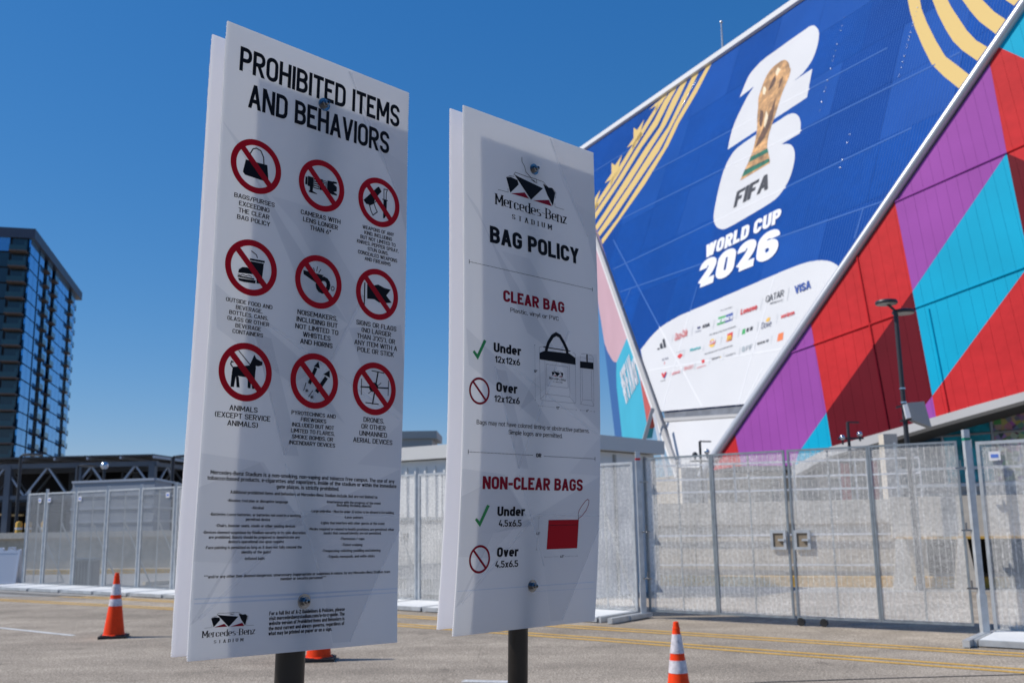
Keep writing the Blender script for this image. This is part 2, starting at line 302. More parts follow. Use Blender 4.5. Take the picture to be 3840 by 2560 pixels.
# ---------------------------------------------------------------- measured outlines (metres on each facade, millimetres on each board)
PANELS = [{"c":[-0.399,1.9357,1.9498],"R":[0.71364,0.70008,-0.02468],"U":[0.01739,0.01752,0.9997],"N":[0.70029,-0.71385,0.00033],"k":[-0.061,-0.0149,0.1881]},{"c":[0.0577,2.3298,1.9394],"R":[0.72924,0.68423,-0.00607],"U":[0.01534,-0.00748,0.99985],"N":[0.68408,-0.72923,-0.01595],"k":[-0.0877,0.0824,0.0354]}]
ICONS = [["f",0,[[55.5,942],[103.2,943.1],[107.1,913.1],[98.8,907.7],[55.1,910],[50.4,915]]],["s",2.4,[[64.7,944.6],[64.6,957.5],[70.1,968.3],[77.4,971.9],[87.3,969.3],[94,957.3],[95.6,942.7]]],["f",0,[[192.2,943.7],[197.1,943.5],[197.1,926.7],[191.9,926.6]]],["f",0,[[198,946],[211.4,946.1],[211.1,924.3],[197.8,924.4]]],["s",2,[[212.3,943.1],[224.8,943.2]]],["s",2,[[212.4,938.4],[225,938.5]]],["s",2,[[212.6,933.7],[225.2,933.9]]],["s",2,[[212.8,929.1],[225.3,929.2]]],["s",2,[[213,924.4],[225,924.3]]],["s",1.2,[[212.5,944.4],[212.3,923.6]]],["s",1.2,[[224.8,944.5],[225,924.1]]],["f",0,[[226.5,947.5],[234.4,947.5],[234.9,923.5],[226.7,923.3]]],["s",1.3,[[236.6,946.4],[236.8,930.4]]],["s",1.3,[[242.7,947],[243,930.7]]],["s",1.3,[[235.9,945.8],[243,946]]],["s",1.3,[[236,942.1],[243.2,942.3]]],["s",1.3,[[236.1,938.5],[243.3,938.8]]],["s",1.3,[[236.3,934.7],[243.4,934.9]]],["f",0,[[245.5,948.8],[258.1,949.5],[260.2,950.7],[269.7,950.4],[269.8,947.7],[260.4,944.9],[269.3,940.1],[269.4,930.4],[261.7,927.2],[269.9,924.1],[270,920.9],[258.3,920.5],[252.5,921.6],[245,930.6]]],["f",0,[[203.4,924.8],[211.1,924.9],[210.7,915.9],[220.7,913.4],[221.4,911.7],[201.5,911.7],[201.4,915.4],[203.7,915.8]]],["f",0,[[376.2,968.5],[379.7,969.4],[386.7,960],[376.7,948.7],[369.1,937.4],[366.3,926.6],[355.6,920],[352.4,921.9],[346.3,921.7],[338.4,929],[342.2,932.6]]],["s",2.2,[[354.8,921.1],[358.9,909.5],[364.5,900.3],[376,910.3],[371.1,917.8],[367,927.5]]],["s",1.8,[[365.4,927.8],[373.1,935]]],["s",2,[[393.4,943.5],[392.9,967.7],[402.4,968.1],[399.4,959.9],[399.4,943.6]]],["s",2.4,[[389.1,943.1],[403.7,943.1]]],["f",0,[[392.3,941.8],[401.3,942.8],[401.2,910.4],[396.6,901.2],[391.9,899.5]]],["f",0,[[51.4,709.9],[52.6,716.8],[59.7,722.5],[70.1,723.9],[79.6,720.2],[84,712.5]]],["s",1.6,[[50.9,706.7],[56.5,705.4],[61.2,708.1],[67.8,706.3],[74.3,708.8],[81,707]]],["s",3,[[50.8,702.8],[86.1,703.3]]],["f",0,[[52,699.3],[89.6,701.2],[88.9,694.9],[65.3,693.6],[53.9,694.5]]],["f",0,[[76,737.7],[105.3,738.4],[102.2,696.5],[91.5,696],[91.1,703.7],[85.4,716.4]]],["s",4,[[74.8,741.2],[107.1,742.2]]],["s",1.8,[[91.1,747],[88.4,752.7],[77.1,758.7]]],["f",0,[[195,743.1],[203.7,742.6],[244.1,741.3],[231.6,730.1],[226.4,721.7],[196.1,734.7]]],["s",9,[[256.4,722.7],[255.3,716.5],[251.8,711.1],[246.6,707.5],[240.7,706.5],[235.3,708.1],[231.4,712.2],[229.9,717.8],[231,723.9],[234.4,729.3],[239.6,732.9],[245.5,734],[251,732.4],[254.8,728.3],[256.4,722.7]]],["s",1.6,[[270.5,718],[270.2,716.1],[269.2,714.5],[267.7,713.4],[266.1,713.1],[264.6,713.6],[263.5,714.9],[263,716.7],[263.3,718.6],[264.3,720.2],[265.8,721.3],[267.4,721.6],[269,721.1],[270.1,719.8],[270.5,718]]],["s",1.6,[[218.5,752.6],[221.7,746.1]]],["s",1.6,[[228.3,757.2],[226.5,746.4]]],["s",1.6,[[236.9,753],[231.4,744.1]]],["s",3,[[347.2,745.1],[347.2,695.3]]],["f",0,[[353.3,742.9],[368.2,742.2],[382.2,747.2],[398.8,742.7],[416.2,741.7],[404.6,726.6],[419.4,713],[401.7,709],[385.4,707.9],[373.1,712.6],[354.2,711]]],["f",0,[[51.7,526.5],[88,533.9],[99.7,529.4],[99.2,511.5],[83.1,509.7],[63.9,510.4],[54.6,506.4],[50.4,513.2]]],["f",0,[[86.4,533.7],[90.1,542.2],[94.3,553.4],[95.8,554.8],[100.2,548.2],[113.7,543.1],[113.4,537],[104.4,533.8],[99.7,534.4],[100.2,526.5]]],["f",0,[[84,511.2],[91.7,512.1],[90.9,489.6],[85.1,489.9]]],["f",0,[[92,512.8],[99.1,513],[99.4,489.4],[94.2,489.4]]],["f",0,[[50.2,511.7],[59.1,510.7],[56.5,488.6],[49.5,488.4]]],["f",0,[[59,511.3],[65.2,509.1],[68.5,489],[62.1,488.9]]],["s",1.8,[[61.6,559.2],[88,534.5]]],["s",2.4,[[51.7,525.6],[46.9,531.4],[48.8,536.9],[52.7,535.1]]],["f",0,[[239.4,560.4],[243,546.8],[229.1,549.1]]],["s",7.5,[[233.9,546.6],[220.3,513]]],["s",1.6,[[212.7,514.3],[208,497.8]]],["f",0,[[266.8,545.5],[268.3,530.2],[252.6,536]]],["s",8.5,[[259.9,529.9],[237.9,497.8]]],["s",1.6,[[229.2,500],[219.9,486.7]]],["s",1,[[211.1,498.1],[219.6,499]]],["s",1,[[212.2,500.9],[218.5,496.3]]],["s",1,[[215.2,502.3],[215.6,494.9]]],["s",1,[[218.2,501.5],[212.5,495.7]]],["s",1,[[223.1,486.5],[232.4,487.4]]],["s",1,[[224.3,489.4],[231.2,484.4]]],["s",1,[[227.5,490.9],[228,482.9]]],["s",1,[[230.9,490.1],[224.6,483.8]]],["f",0,[[389.7,524.1],[388.7,519.4],[385.6,515.5],[380.9,513],[375.6,512.4],[370.8,513.9],[367.4,517.2],[366,521.5],[367,526.2],[370.1,530.1],[374.8,532.7],[380.1,533.2],[384.9,531.8],[388.4,528.5]]],["s",3,[[344.5,520.2],[418,524.8]]],["s",3.4,[[388.4,557.8],[376.6,486.3]]],["s",2,[[371.3,557.4],[403.8,555.7]]],["s",2,[[358.4,488.4],[392.4,487.8]]],["s",1.8,[[346.5,537.6],[347.2,503.4]]],["s",1.8,[[416.6,541.2],[416.6,508.2]]],["s",1.6,[[363.5,533.6],[388.6,503.7]]],["s",1.6,[[397.4,534.1],[364.6,507.8]]]]
LOGO = [["f",0,[[136,1071.1],[151.1,1076.2],[174,1073.3],[177.5,1062.8],[148.9,1035.1]]],["f",0,[[162.7,1086.1],[179.7,1082.8],[262.5,1072.8],[219.3,1032.8]]],["f",0,[[262.9,1085.5],[274.9,1082.2],[306.7,1071.4],[297,1033.6],[276.7,1059.8]]],["s",1.1,[[136,1071.1],[148.4,1078.3],[162.6,1079.7]]],["s",1.3,[[161.3,1083.6],[166.5,1091.9],[207.9,1090.3],[238.9,1091.7],[241,1081.4]]],["f",0,[[218.3,1086.7],[230.6,1086.8],[241.5,1080.1]]],["s",1.1,[[238.9,1091],[263,1090.3],[282.2,1079.2],[295.6,1081.2],[309.7,1072.1],[306.7,1055.7]]],["f",0,[[282.7,1078.9],[295.5,1080.5],[308.1,1070.3],[304.1,1067.9]]],["s",0.9,[[107.6,1033.8],[142.1,1034.6],[140.5,1044.3]]],["s",0.9,[[337.9,1032.7],[304.4,1033],[303.8,1043.4]]],["r",0,[[150.3,1034],[197.6,1047],[213.2,1033.9]]],["r",0,[[226.4,1033],[282.7,1046.7],[293.1,1032.3]]]]
BAGART = [["g",0.5,[[239,661.6],[242.4,535.6],[246.9,533],[363.6,534],[366.6,537.6],[366.6,659.2],[358.1,662.2]]],["g",0.5,[[239,661.6],[246,664.1],[260.1,666.5]]],["g",0.5,[[257.9,630.8],[259.8,549.4],[345.2,548.7],[344.4,629.6]]],["g",0.5,[[242.4,535.6],[259.8,549.4]]],["g",0.5,[[363.6,534],[345.2,548.7]]],["g",0.5,[[263.1,623],[264.4,570.3],[338.8,570.4],[338.8,623.3],[263.1,623]]],["g",0.5,[[384.3,658.5],[384.1,533.7],[433.6,531.7],[434.1,656],[426.6,663.1],[403.5,663.8],[388.2,662.1]]],["g",0.5,[[390.4,626.4],[391.8,545.9],[426,546],[425.6,626]]],["g",0.5,[[384.1,532.5],[391.8,545.9]]],["g",0.5,[[433.6,532.2],[426,546]]],["g",0.4,[[385,653.4],[434,652]]],["f",0,[[239.9,648.3],[258.2,655.4],[345,658.1],[367.2,648.8],[367.2,631.6],[239.7,632.2]]],["s",7,[[265.8,645.6],[262.8,658],[270.9,676.7],[285.6,695.1],[298.4,701.9],[311.7,698.3],[325.3,683.1],[336.7,666.3],[337.5,650.8]]],["s",2.5,[[252.3,664.4],[348.9,664.3]]],["f",0,[[383.6,642.7],[433.8,644],[433.3,626.7],[383.2,625.7]]],["s",5,[[410,662.7],[409.8,642.8]]],["d",0.45,[[223.7,665.6],[223.9,606]]],["d",0.45,[[224.1,594.9],[224.8,531.8]]],["d",0.45,[[236.5,519.1],[293.7,518.5]]],["d",0.45,[[309.5,518.4],[369.1,518]]],["d",0.45,[[383.6,518.3],[404.7,518.2]]],["d",0.45,[[418.1,518.1],[435.7,518]]],["s",0.5,[[221.7,665.4],[225.8,665.8]]],["s",0.5,[[222.7,531.6],[226.8,531.9]]],["s",0.5,[[236.5,520.8],[236.5,517.4]]],["s",0.5,[[369.1,519.8],[369.1,516.2]]],["s",0.5,[[383.6,520.1],[383.6,516.5]]],["s",0.5,[[435.7,519.8],[435.7,516.2]]],["d",0.45,[[243.4,253.7],[242.8,225.4]]],["d",0.45,[[241.7,209.6],[239.5,179]]],["d",0.45,[[268.9,161.3],[315.3,160.9]]],["d",0.45,[[337.4,161],[380.8,160.8]]],["s",0.5,[[240.9,253.7],[245.9,253.6]]],["s",0.5,[[237,179.1],[242,179]]],["s",0.5,[[268.7,163.1],[269,159.5]]],["s",0.5,[[380.6,162.6],[380.9,158.9]]],["p",0,[[276.8,247.4],[381.6,247.9],[379.1,179.8],[273.8,179.6]]],["r",1,[[276.8,247.4],[381.6,247.9],[379.1,179.8],[273.8,179.6],[276.8,247.4]]],["b",1,[[275.3,235.3],[381.1,235.8]]],["r",1.7,[[381.5,251.2],[393.3,257.8],[408.2,271.5],[416.6,286.4],[417.4,295],[412.8,298],[405.7,294.9],[392.3,282.6],[382.9,271.5],[379.9,264.1]]],["b",1.6,[[379.3,264.1],[380.6,247.6]]],["k",0,[[25.3,626.4],[29.9,631.2],[39.2,623.2],[59.4,659.4],[66.9,656.2],[40.8,609.9]]],["k",0,[[43.2,249.5],[47.8,253.8],[57.3,246.1],[77.5,283.4],[85.9,280.7],[58.9,233.7]]]]
CRACK = [["s",1.6,[[190.1,1137.7],[189.9,1126.2],[199,1114.9],[203.5,1101.7],[224.5,1089]]]]
FRAMES = {"blue":{"o":[12.538,60.36,5.049],"x":[0.42262,-0.90631,-0],"y":[0.32479,0.15145,0.93358],"z":[-0.84611,-0.39455,0.35837]},"red":{"o":[12.328,60.793,5.03],"x":[0.65688,-0.754,0],"y":[0.11941,0.10403,0.98738],"z":[-0.74448,-0.64859,0.15837]},"left":{"o":[10.408,68.222,8.675],"x":[0.03292,-0.99946,0],"y":[-0.06266,-0.00206,0.99803],"z":[-0.99749,-0.03286,-0.06269]}}
BLUE = [[-43.4,39.653],[-8.138,4.12],[1.504,3.51],[17.081,25.403],[19.355,28.637],[5.077,38.8]]
WHITE = [[-13.735,9.947],[-12.744,10.894],[-11.795,11.457],[-10.736,11.734],[-9.311,11.982],[-8.222,12.045],[-3.358,12.383],[0.96,12.683],[2.615,12.777],[3.688,12.799],[4.771,12.685],[5.591,12.496],[6.44,12.138],[7.085,11.661],[1.504,3.51],[-8.138,4.12]]
TWO = [[-9.803,31.942],[-9.578,33.08],[-9.342,33.935],[-8.798,34.33],[-7.932,34.717],[-6.488,34.813],[-2.609,35.031],[-2.321,34.954],[-1.984,34.777],[-1.514,34.277],[-1.173,33.734],[-0.993,33.2],[-0.871,32.276],[-0.969,31.309],[-1.276,30.71],[-1.821,30.232],[-2.658,30.012],[-0.77,30.144],[-0.508,27.473],[-9.306,26.682],[-9.498,27.92],[-9.494,28.908],[-9.316,29.824],[-8.949,30.745],[-8.644,31.513],[-8.071,32.184]]
SIX = [[-8.382,26.125],[-7.557,26.391],[-5.838,26.605],[-3.723,26.688],[-2.337,26.841],[-1.688,26.69],[-1.044,26.215],[-0.6,25.611],[-0.327,24.931],[-0.24,24.292],[-2.159,24.173],[-1.369,23.889],[-0.881,23.588],[-0.417,23.05],[-0.089,22.325],[0.02,21.513],[-0.009,20.61],[-0.268,19.949],[-0.735,19.332],[-1.509,19.028],[-6.11,18.456],[-6.827,18.571],[-7.632,18.989],[-8.236,19.626],[-8.615,20.33],[-8.835,21.578],[-8.975,22.816],[-9.057,24.222],[-8.923,25.211]]
CUP = [[-5.498,33.149],[-4.85,33.124],[-4.272,32.712],[-3.872,32.137],[-3.705,31.739],[-3.499,31.56],[-3.444,30.937],[-3.539,30.474],[-3.734,29.758],[-3.855,29.007],[-3.862,28.105],[-3.942,27.243],[-4.028,26.587],[-4.074,25.818],[-3.945,24.979],[-3.767,24.467],[-3.091,23.326],[-2.939,22.886],[-6.202,22.605],[-6.122,23.163],[-5.772,24.158],[-5.595,25.276],[-5.714,26.326],[-5.872,27.202],[-6.338,28.434],[-6.534,29.352],[-6.937,30.485],[-6.887,31.095],[-6.812,32.014],[-6.529,32.725],[-6.113,33.045]]
CUPG = [[[-5.6,24.504],[-3.746,24.478],[-3.494,24.036],[-5.738,24.066]],[[-6.004,23.481],[-3.173,23.388],[-2.988,23.028],[-6.124,22.889]]]
CUPD = [[[-5.412,31.941],[-5.72,31.519],[-5.808,30.568],[-5.439,30.7],[-5.043,31.231]],[[-4.491,29.414],[-4.612,28.658],[-4.893,27.272],[-5.325,25.959],[-5.422,25.154],[-4.663,25.528],[-4.242,26.484],[-4.129,27.428]],[[-6.13,28.957],[-5.797,27.575],[-5.362,27.079],[-5.407,28.01],[-5.741,28.776]],[[-4.222,31.23],[-4.302,30.344],[-4.48,30.124],[-4.551,31.087]]]
CUPL = [[[-6.631,31.499],[-6.509,30.7],[-6.116,30.404],[-6.096,31.023]],[[-5.325,32.634],[-5.499,32.196],[-5.137,31.696],[-4.853,32.178]],[[-5.279,28.562],[-5.154,27.288],[-4.837,26.746],[-4.725,27.699]]]
GOLD = [[[-27.149,23.378],[-24.786,25.662],[-22.103,28.248],[-19.846,31.47],[-19.116,33.668],[-17.476,36.177],[-16.331,38.821],[-17.078,38.91],[-18.448,36.5],[-19.926,34.031],[-20.765,31.558],[-23.237,28.669],[-25.579,25.777],[-27.715,24.07]],[[-28.376,24.648],[-26.484,26.075],[-24.013,28.808],[-21.422,31.532],[-20.457,33.516],[-19.189,36.252],[-18.246,38.983],[-19.237,39.077],[-20.094,36.838],[-21.047,34.078],[-22.735,32.376],[-25.09,29.509],[-27.555,26.885],[-29.069,25.273]],[[-29.387,25.648],[-28.025,27.043],[-25.595,29.545],[-23.421,32.356],[-21.698,34.52],[-20.86,36.589],[-20.022,39.151],[-21.033,39.208],[-21.982,37.588],[-22.756,34.836],[-24.496,33.108],[-26.922,30.193],[-29.086,27.553],[-30.241,26.305]],[[-31.293,26.72],[-27.44,30.698],[-25.404,33.485],[-23.434,35.292],[-22.577,37.401],[-21.657,39.111],[-22.591,39.178],[-23.652,38.228],[-24.413,36.359],[-26.54,33.799],[-28.612,30.981],[-32.026,27.509]],[[-32.369,27.62],[-28.825,31.378],[-26.957,34.13],[-25.339,36.299],[-24.376,37.773],[-23.225,39.058],[-24.34,39.199],[-25.197,37.995],[-26.273,36.716],[-28.027,34.253],[-30.033,31.674],[-33.062,28.328]],[[7.133,33.168],[7.775,31.231],[8.263,29.936],[9.011,28.275],[10.061,26.26],[11.185,24.28],[12.39,22.77],[13.761,21.226],[14.294,21.906],[13.291,23.065],[12.178,24.313],[11.155,26.002],[10.019,28.051],[9.263,29.583],[8.932,30.521],[8.615,32.219]],[[9.468,31.672],[10.044,29.838],[10.778,28.316],[11.702,26.611],[12.534,25.234],[13.403,24.092],[14.711,22.638],[15.235,23.307],[14.296,24.308],[13.444,25.501],[12.493,27.067],[11.832,28.154],[11.374,29.02],[10.969,30.711]],[[11.625,30.29],[12.58,28.28],[13.366,27.002],[14.239,25.705],[15.657,23.971],[16.163,24.687],[15.239,25.771],[14.563,26.728],[14.146,27.317],[13.137,29.322]],[[14.682,28.332],[15.842,26.275],[16.569,25.402],[17.384,26.174]],[[-26.398,38.474],[-25.42,38.714],[-24.608,38.764],[-24.62,37.887],[-24.767,37.347],[-25.23,38.366]],[[-28.72,37.347],[-27.656,36.6],[-26.832,37.501],[-26.751,36.091],[-25.904,35.226],[-26.975,34.904],[-27.111,33.844],[-27.693,34.886],[-28.76,34.928],[-27.897,35.731]],[[-31.308,34.166],[-30.198,33.449],[-29.352,34.377],[-29.256,32.965],[-28.37,32.124],[-29.478,31.768],[-29.609,30.702],[-30.222,31.729],[-31.329,31.74],[-30.441,32.57]],[[-33.931,30.936],[-32.773,30.25],[-31.904,31.205],[-31.792,29.793],[-30.867,28.976],[-32.012,28.587],[-32.14,27.514],[-32.784,28.525],[-33.932,28.503],[-33.017,29.362]]]
LOUVER = [[-7.955,4.018],[1.531,3.435],[1.15,2.926],[-7.543,3.566]]
SILL = [[-7.523,3.524],[1.164,2.889],[1.03,2.69],[-7.256,3.234]]
LOWER = [[-7.167,3.185],[0.989,2.659],[-1.152,-0.548],[-3.813,-0.58]]
SEAMS = [[[-20.343,16.639],[10.122,15.226]],[[-29.983,25.576],[13.262,24.007]],[[-11.46,7.84],[3.621,6.879]],[[-35.163,34.621],[-27.585,34.398]],[[-25.014,23.221],[-11.843,11.538]],[[-11.843,11.538],[-3.223,3.937]],[[1.06,12.61],[0.709,3.68]],[[-8.099,14.096],[-8.066,4.255]],[[-18.565,16.46],[-18.988,14.406]],[[8.107,15.287],[7.938,13.29]],[[-32.294,29.8],[6.926,27.819]],[[-23.109,19.612],[10.698,19.927]],[[2.256,5.814],[1.294,3.518]]]
WALLTEXT = [["FIFA",[-6.08,20.173],[-2.312,20.482],[-6.207,21.642],"dark",0.22,0],["WORLD CUP",[-8.103,16.449],[0.204,16.931],[-8.357,17.683],"white",0.25,0],["2026",[-8.034,13.835],[0.834,14.111],[-8.434,16.285],"white",0.3,0],["Coca-Cola",[-8.982,9.78],[-7.483,9.929],[-9.146,10.434],"red",0.12,0],["HYUNDAI",[-6.521,9.972],[-5.827,9.984],[-6.525,10.066],"navy",0.12,0],["KIA",[-5.727,10.16],[-4.883,10.181],[-5.786,10.425],"dark",0.2,0],["aramco",[-4.015,10.183],[-2.308,10.146],[-4.157,10.62],"white",0.2,0],["Lenovo",[-1.544,10.31],[0.145,10.348],[-1.634,10.758],"red",0.18,0],["QATAR",[0.911,10.653],[2.6,10.729],[0.792,11.162],"dark",0.1,0],["AIRWAYS",[1.383,10.407],[2.649,10.374],[1.362,10.549],"dark",0.1,0],["VISA",[3.695,10.6],[5.1,10.682],[3.443,11.218],"blue2",0.2,0],["ULTRA",[-9.985,8.362],[-9.146,8.362],[-10.028,8.536],"navy",0.1,0],["Hisense",[-6.504,8.495],[-5.255,8.497],[-6.573,8.736],"teal",0.18,0],["Lay's",[-4.269,8.596],[-3.625,8.676],[-4.371,8.928],"white",0.16,0],["m",[-2.309,8.515],[-1.797,8.526],[-2.49,9.062],"gold",0.22,0],["Dove",[1.163,8.706],[2.096,8.742],[1.059,9.165],"navy",0.09,0],["verizon",[2.879,9.069],[4.123,9.103],[2.813,9.39],"red",0.18,0],["V",[-9.398,6.865],[-8.726,6.881],[-9.552,7.275],"red",0.2,0],["airbnb",[-8.044,6.892],[-7.027,6.93],[-8.098,7.131],"pink",0.14,0],["DIAGEO",[-6.61,7.034],[-5.498,7.048],[-6.695,7.308],"red",0.08,0],["DOORDASH",[-5.019,6.927],[-4.021,6.986],[-5.036,7.007],"red",0.14,0],["Globant",[-3.499,7.314],[-2.64,7.341],[-3.531,7.472],"dark",0.16,0],["SOVEITY",[-1.977,7.26],[-0.913,7.298],[-2.01,7.426],"dark",0.08,0],["PIF",[0.119,7.377],[0.738,7.4],[0.019,7.728],"grey",0.1,0],["ROCK IT",[1.159,7.59],[2.242,7.632],[1.135,7.739],"dark",0.22,0],["FIFA PARTNERS",[-4.051,11.142],[-2.719,11.136],[-4.062,11.213],"dark",0.14,0],["FIFA WORLD CUP 2026 SPONSORS",[-4.6,9.365],[-1.686,9.457],[-4.617,9.447],"dark",0.16,0],["FIFA WORLD CUP 2026 SUPPORTERS",[-4.532,7.899],[-1.489,8.006],[-4.549,7.979],"dark",0.16,0],["BANK OF AMERICA",[-8.275,8.705],[-7.165,8.705],[-8.278,8.752],"navy",0.1,0]]
WALLART = [["dark",[[-11.125,9.452],[-11.234,9.557],[-10.988,9.622],[-10.783,9.439]]],["dark",[[-10.738,9.468],[-11.031,9.923],[-10.792,10.001],[-10.342,9.456]]],["dark",[[-10.27,9.467],[-10.832,10.253],[-10.587,10.316],[-9.942,9.468]]],["green",[[-4.024,10.038],[-4.114,10.679],[-3.262,10.674],[-3.133,10.054]]],["blue2",[[-3.133,10.054],[-3.262,10.674],[-2.513,10.722],[-2.349,10.088]]],["red",[[-2.372,8.473],[-2.483,9.083],[-1.904,9.131],[-1.783,8.491]]],["yellow",[[-4.339,8.565],[-4.371,8.928],[-4.134,9.039],[-3.802,8.953],[-3.625,8.676],[-3.702,8.381],[-4.024,8.362]]],["red",[[-4.313,8.582],[-4.343,8.9],[-3.684,8.864],[-3.648,8.57]]],["green",[[-0.82,8.701],[-0.91,9.104],[-0.601,9.127],[-0.481,8.72]]],["dark",[[-0.41,8.812],[-0.455,9.098],[-0.214,9.091],[-0.154,8.803]]],["dark",[[-0.042,8.823],[-0.099,9.099],[0.175,9.117],[0.215,8.845]]],["gold",[[1.381,9.222],[1.502,9.447],[1.768,9.41],[1.792,9.218],[1.641,9.126]]],["orange",[[3.05,7.469],[2.989,8.013],[3.479,8.036],[3.581,7.488]]],["red",[[-4.801,7.534],[-4.415,7.535],[-4.3,7.339],[-4.501,7.218]]],["redb",[[-8.084,8.403],[-7.794,8.573],[-7.417,8.461],[-7.393,8.283],[-7.652,8.131]]],["blue2",[[-9.072,6.817],[-8.893,7.243],[-8.789,7.18],[-8.869,6.786]]],["dark",[[-9.368,6.639],[-8.711,6.647],[-8.688,6.597],[-9.345,6.589]]],["grey",[[-0.353,7.409],[-0.434,7.707],[-0.28,7.773],[-0.047,7.625],[0.008,7.396],[-0.121,7.305]]],["red",[[-9.55,8.005],[-9.598,8.19],[-9.521,8.189],[-9.453,8.001]]],["yellow",[[-2.606,7.336],[-2.593,7.463],[-2.454,7.352]]],["navy",[[-6.49,10.315],[-6.415,10.427],[-6.034,10.396],[-6.027,10.255],[-6.271,10.212]]],["grey",[[-9.522,10.388],[-9.368,9.757],[-9.333,9.75],[-9.487,10.381]]],["grey",[[-7.116,10.618],[-6.915,9.818],[-6.882,9.811],[-7.083,10.612]]],["grey",[[-4.512,10.593],[-4.406,9.834],[-4.375,9.828],[-4.481,10.587]]],["grey",[[-2.077,10.902],[-1.997,10.112],[-1.968,10.106],[-2.048,10.896]]],["grey",[[0.425,11.088],[0.5,10.215],[0.527,10.209],[0.452,11.082]]],["grey",[[2.911,11.278],[3.051,10.311],[3.076,10.306],[2.936,11.272]]],["grey",[[-7.274,8.667],[-7.19,8.19],[-7.157,8.185],[-7.24,8.661]]],["grey",[[-4.974,8.761],[-4.893,8.241],[-4.862,8.236],[-4.943,8.755]]],["grey",[[-3.078,9.013],[-2.993,8.393],[-2.964,8.387],[-3.048,9.007]]],["grey",[[-1.287,9.256],[-1.206,8.595],[-1.178,8.589],[-1.259,9.25]]],["grey",[[0.621,9.341],[0.743,8.634],[0.77,8.629],[0.648,9.335]]],["grey",[[2.41,9.529],[2.534,8.836],[2.559,8.83],[2.435,9.524]]],["grey",[[-8.345,7.227],[-8.294,6.873],[-8.26,6.868],[-8.311,7.222]]],["grey",[[-6.905,7.342],[-6.816,6.818],[-6.784,6.813],[-6.873,7.337]]],["grey",[[-5.45,7.498],[-5.323,6.92],[-5.292,6.915],[-5.418,7.493]]],["grey",[[-3.798,7.606],[-3.699,7.042],[-3.669,7.037],[-3.768,7.6]]],["grey",[[-2.311,7.672],[-2.203,7.117],[-2.174,7.112],[-2.282,7.667]]],["grey",[[-0.644,7.745],[-0.54,7.149],[-0.513,7.144],[-0.616,7.74]]],["grey",[[0.868,7.882],[0.943,7.352],[0.969,7.347],[0.894,7.877]]],["grey",[[2.407,7.996],[2.493,7.423],[2.518,7.419],[2.432,7.991]]]]
REDFACE = [["red",[[6.765,7.722],[12.057,14.144],[13.036,8.555],[7.871,2.246]]],["maroon",[[7.871,2.246],[13.036,8.555],[14.037,2.563],[13.628,2.09],[13.703,1.326],[8.251,0.239]]],["purple2",[[13.628,2.09],[14.037,2.563],[14.215,1.422],[13.703,1.326]]],["purple",[[12.057,14.144],[17.585,20.862],[18.267,15.25],[13.036,8.555]]],["cyan",[[13.036,8.555],[18.267,15.25],[18.915,10.464],[19.206,8.862],[14.037,2.563]]],["maroon",[[18.267,15.25],[22.78,11.438],[22.898,13.387],[19.206,8.862],[18.915,10.464]]],["red",[[17.585,20.862],[18.098,21.7],[23.105,16.819],[22.78,11.438],[18.267,15.25]]],["cyan",[[18.098,21.7],[19.476,23.396],[22.052,26.806],[23.657,25.935],[23.105,16.819]]],["red",[[14.037,2.563],[19.206,8.862],[22.889,13.246],[22.259,2.837],[14.215,1.422]]],["purple",[[1.637,1.444],[6.765,7.722],[7.871,2.246],[6.122,0.086],[5.878,-0.675],[2.178,-0.482]]],["cyan",[[6.122,0.086],[7.871,2.246],[8.251,0.239],[8.287,0.026],[5.878,-0.675]]],["red",[[-0.413,-0.681],[-0.02,-0.367],[1.637,1.444],[2.178,-0.482]]]]
REDSEAM = [[[5.335,6.115],[11.935,7.318]],[[11.935,7.318],[18.866,8.665]],[[12.057,14.144],[22.46,16.015]],[[9.72,11.375],[11.654,0.924]],[[13.915,7.379],[14.888,1.585]]]
REDRIB = [[9.67,11.387],[11.457,0.984],[10.305,11.325]]
TRIM = [[[5.88,-0.752],[8.285,0.207],[11.12,0.747],[13.787,1.262],[16.275,1.769],[18.598,2.191],[22.257,2.812]],[[5.896,-1.369],[8.292,-0.306],[11.119,0.251],[13.78,0.824],[16.261,1.304],[18.58,1.753],[22.234,2.421]]]
LEFTFACE = [["pink",[[-24.255,22.02],[-23.653,21.065],[-15.543,13.549],[-10.369,7.72],[-18.467,6.696],[-19.748,6.925],[-20.89,7.289],[-23.431,8.537],[-24.899,9.614],[-26.75,14.068],[-27.67,20.833]]],["bluegrey",[[-25.248,9.772],[-24.899,9.614],[-23.431,8.537],[-20.89,7.289],[-19.748,6.925],[-18.467,6.696],[-19.319,5.736],[-19.816,4.602],[-19.454,-0.151],[-23.966,0.218]]],["cyan2",[[-10.369,7.72],[-8.836,6.158],[-8.869,5.824],[-7.045,3.342],[-6.146,-0.419],[-7.286,-1.099],[-19.454,-0.151],[-19.816,4.602],[-19.319,5.736],[-18.467,6.696]]],["pink",[[-8.836,6.158],[-5.45,3.346],[-7.045,3.342],[-8.869,5.824]]],["salmon",[[-7.045,3.342],[-5.45,3.346],[-2.66,0.828],[-6.043,-0.429]]]]
LEFTTEXT = ["#FIFAWor",[-15.294,2.486],[-7.366,3.387],[-17.172,5.469]]
ANT = [[19.01,79.88,41.82],[19.01,79.88,41.82]]
